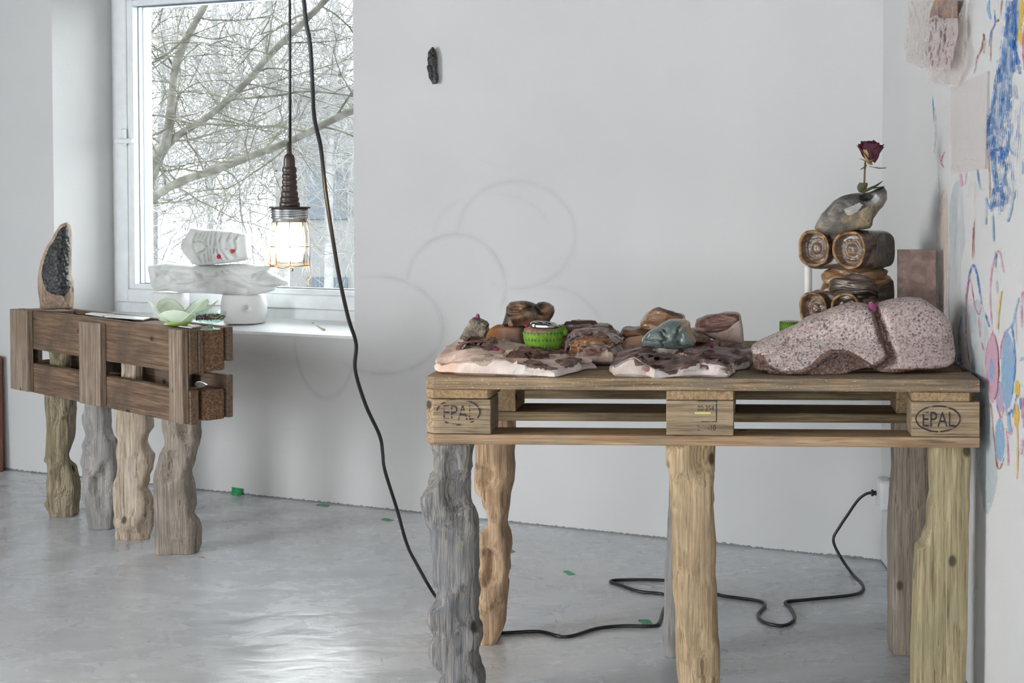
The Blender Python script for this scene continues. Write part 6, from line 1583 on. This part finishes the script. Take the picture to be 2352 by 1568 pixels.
# the part of the trunk below the window view, down to the ground
p0 = at_y(300 - 60 / 2.306, 1300 / 2.306, 9.0); v, f = [], []
tube(v, f, [Vector((p0.x - .35, 9.05, GZ)), Vector((p0.x - .30, 9.05, GZ + 1.6)), Vector((p0.x - .12, 9.0, p0.z - .6)), p0], [.26, .21, .18, .15], 10); finish('trunk', v, f, B_near, t1)
V, Fc = [], []
for (p, r) in seeds:
    for k in range(1):
        d = Vector((rnd.gauss(0, 1), rnd.gauss(0, .8), rnd.gauss(.15, .8)))
        twig(V, Fc, p, d, rnd.uniform(.4, 1.2), min(.007, r * .3 + .002), 2, rnd, .01)
finish('twigs', V, Fc, B_near, t1, 'stuff')
# second and third trees behind
def far_tree(name, label, limbs, mat, n_tw, Lr, rt, dep, seed, base):
    rnd = random.Random(seed); t = empty(name, base, 0, label, 'tree', 'bare trees outside the window'); S_ = []
    for i, (L, y0, y1) in enumerate(limbs):
        v, f = [], []; pts, rad = branch_px(v, f, L, y0, y1, 7, .03, seed + i); finish('trunk' if i == 0 else 'limb', v, f, mat, t)
        S_ += list(zip(pts, rad))
    V, Fc = [], []
    for i in range(n_tw):
        p, r = rnd.choice(S_)
        d = Vector((rnd.gauss(0, 1), rnd.gauss(0, .7), rnd.gauss(.25, .8)))
        twig(V, Fc, p, d, rnd.uniform(*Lr), rt, dep, rnd, .0)
    finish('twigs', V, Fc, mat, t, 'stuff'); return t
def down(L, Y): 
    x, y, w_ = L[-1]; q = at_y(x, y, Y); g = px_of(Vector((q.x, Y, GZ))); return L + [(g[0], g[1], w_ * 1.15)]
ta = down(Zb([(745, -60, 50), (725, 60, 55), (730, 250, 52), (735, 400, 52), (745, 560, 56), (760, 750, 60), (790, 900, 62), (800, 1100, 60)]), 12.5)
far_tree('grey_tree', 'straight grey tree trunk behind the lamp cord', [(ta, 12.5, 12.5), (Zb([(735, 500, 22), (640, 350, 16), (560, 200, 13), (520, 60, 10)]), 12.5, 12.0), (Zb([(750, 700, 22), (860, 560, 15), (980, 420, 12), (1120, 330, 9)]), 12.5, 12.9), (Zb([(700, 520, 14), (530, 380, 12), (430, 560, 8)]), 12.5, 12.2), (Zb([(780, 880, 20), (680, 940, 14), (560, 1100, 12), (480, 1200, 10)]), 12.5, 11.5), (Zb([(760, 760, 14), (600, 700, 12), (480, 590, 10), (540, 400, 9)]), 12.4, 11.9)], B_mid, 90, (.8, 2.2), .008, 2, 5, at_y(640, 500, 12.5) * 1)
tb = down(Zb([(1080, -60, 40), (1085, 200, 40), (1075, 420, 42), (1060, 700, 44), (1050, 1000, 46)]), 16.0)
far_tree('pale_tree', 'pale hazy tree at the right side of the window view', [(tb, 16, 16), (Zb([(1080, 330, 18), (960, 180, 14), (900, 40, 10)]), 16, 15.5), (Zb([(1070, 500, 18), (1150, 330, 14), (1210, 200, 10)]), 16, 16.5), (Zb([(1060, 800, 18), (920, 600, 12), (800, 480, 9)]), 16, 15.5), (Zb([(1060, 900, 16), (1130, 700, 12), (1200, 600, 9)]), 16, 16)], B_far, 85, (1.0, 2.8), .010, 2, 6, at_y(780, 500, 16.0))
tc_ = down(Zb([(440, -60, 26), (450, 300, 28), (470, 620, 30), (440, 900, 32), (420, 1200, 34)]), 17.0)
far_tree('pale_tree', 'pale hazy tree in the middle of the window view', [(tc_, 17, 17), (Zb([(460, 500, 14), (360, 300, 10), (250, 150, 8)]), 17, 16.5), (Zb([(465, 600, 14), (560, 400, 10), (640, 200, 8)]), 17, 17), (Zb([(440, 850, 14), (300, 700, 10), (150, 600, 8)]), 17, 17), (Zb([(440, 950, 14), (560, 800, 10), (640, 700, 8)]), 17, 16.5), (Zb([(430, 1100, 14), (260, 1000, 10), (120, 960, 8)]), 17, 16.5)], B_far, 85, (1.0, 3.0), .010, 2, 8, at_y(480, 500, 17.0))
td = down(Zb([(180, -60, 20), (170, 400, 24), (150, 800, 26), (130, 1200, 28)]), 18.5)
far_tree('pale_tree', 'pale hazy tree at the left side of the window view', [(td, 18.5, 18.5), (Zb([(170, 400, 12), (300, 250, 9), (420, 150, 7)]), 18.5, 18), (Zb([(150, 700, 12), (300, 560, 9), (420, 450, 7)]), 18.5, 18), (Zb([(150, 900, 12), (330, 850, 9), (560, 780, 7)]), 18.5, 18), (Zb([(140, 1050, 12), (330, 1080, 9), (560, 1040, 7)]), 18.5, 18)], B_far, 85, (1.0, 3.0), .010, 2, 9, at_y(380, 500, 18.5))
# ground and far building
tag(obj('ground', box_bm(-60, 40, 6.9, 90, GZ - .2, GZ), plain('pale_winter_ground', (0.10, 0.103, 0.106), 0.9)), 'pale winter ground outside the window', kind='structure')
bd = empty('apartment_building', (at_y(790, 500, 42).x, 42, GZ), 0, 'pale apartment building far behind the bare trees', 'building')
M_bw = plain('pale_building_wall', (0.11, 0.11, 0.11), 0.8); M_bg = plain('blue_grey_window', (0.03, 0.042, 0.055), 0.3)
obj('wall', box_bm(-1.6, 14.0, 0, 8, 0, 8.2), M_bw, bd); obj('roof', box_bm(-1.9, 14.3, -.3, 8.3, 8.2, 8.5), M_bw, bd)
first = None
for r in range(2):
    for c_ in range(6):
        if first is None:
            first = obj('window', box_bm(-.6, .6, -.06, .02, 0, 1.5), M_bg, bd, (-.5 + c_ * 2.5, 0, 1.4 + r * 3.2))
        else:
            o = first.copy(); COL.objects.link(o); o.parent = bd; o.location = (-.5 + c_ * 2.5, 0, 1.4 + r * 3.2)
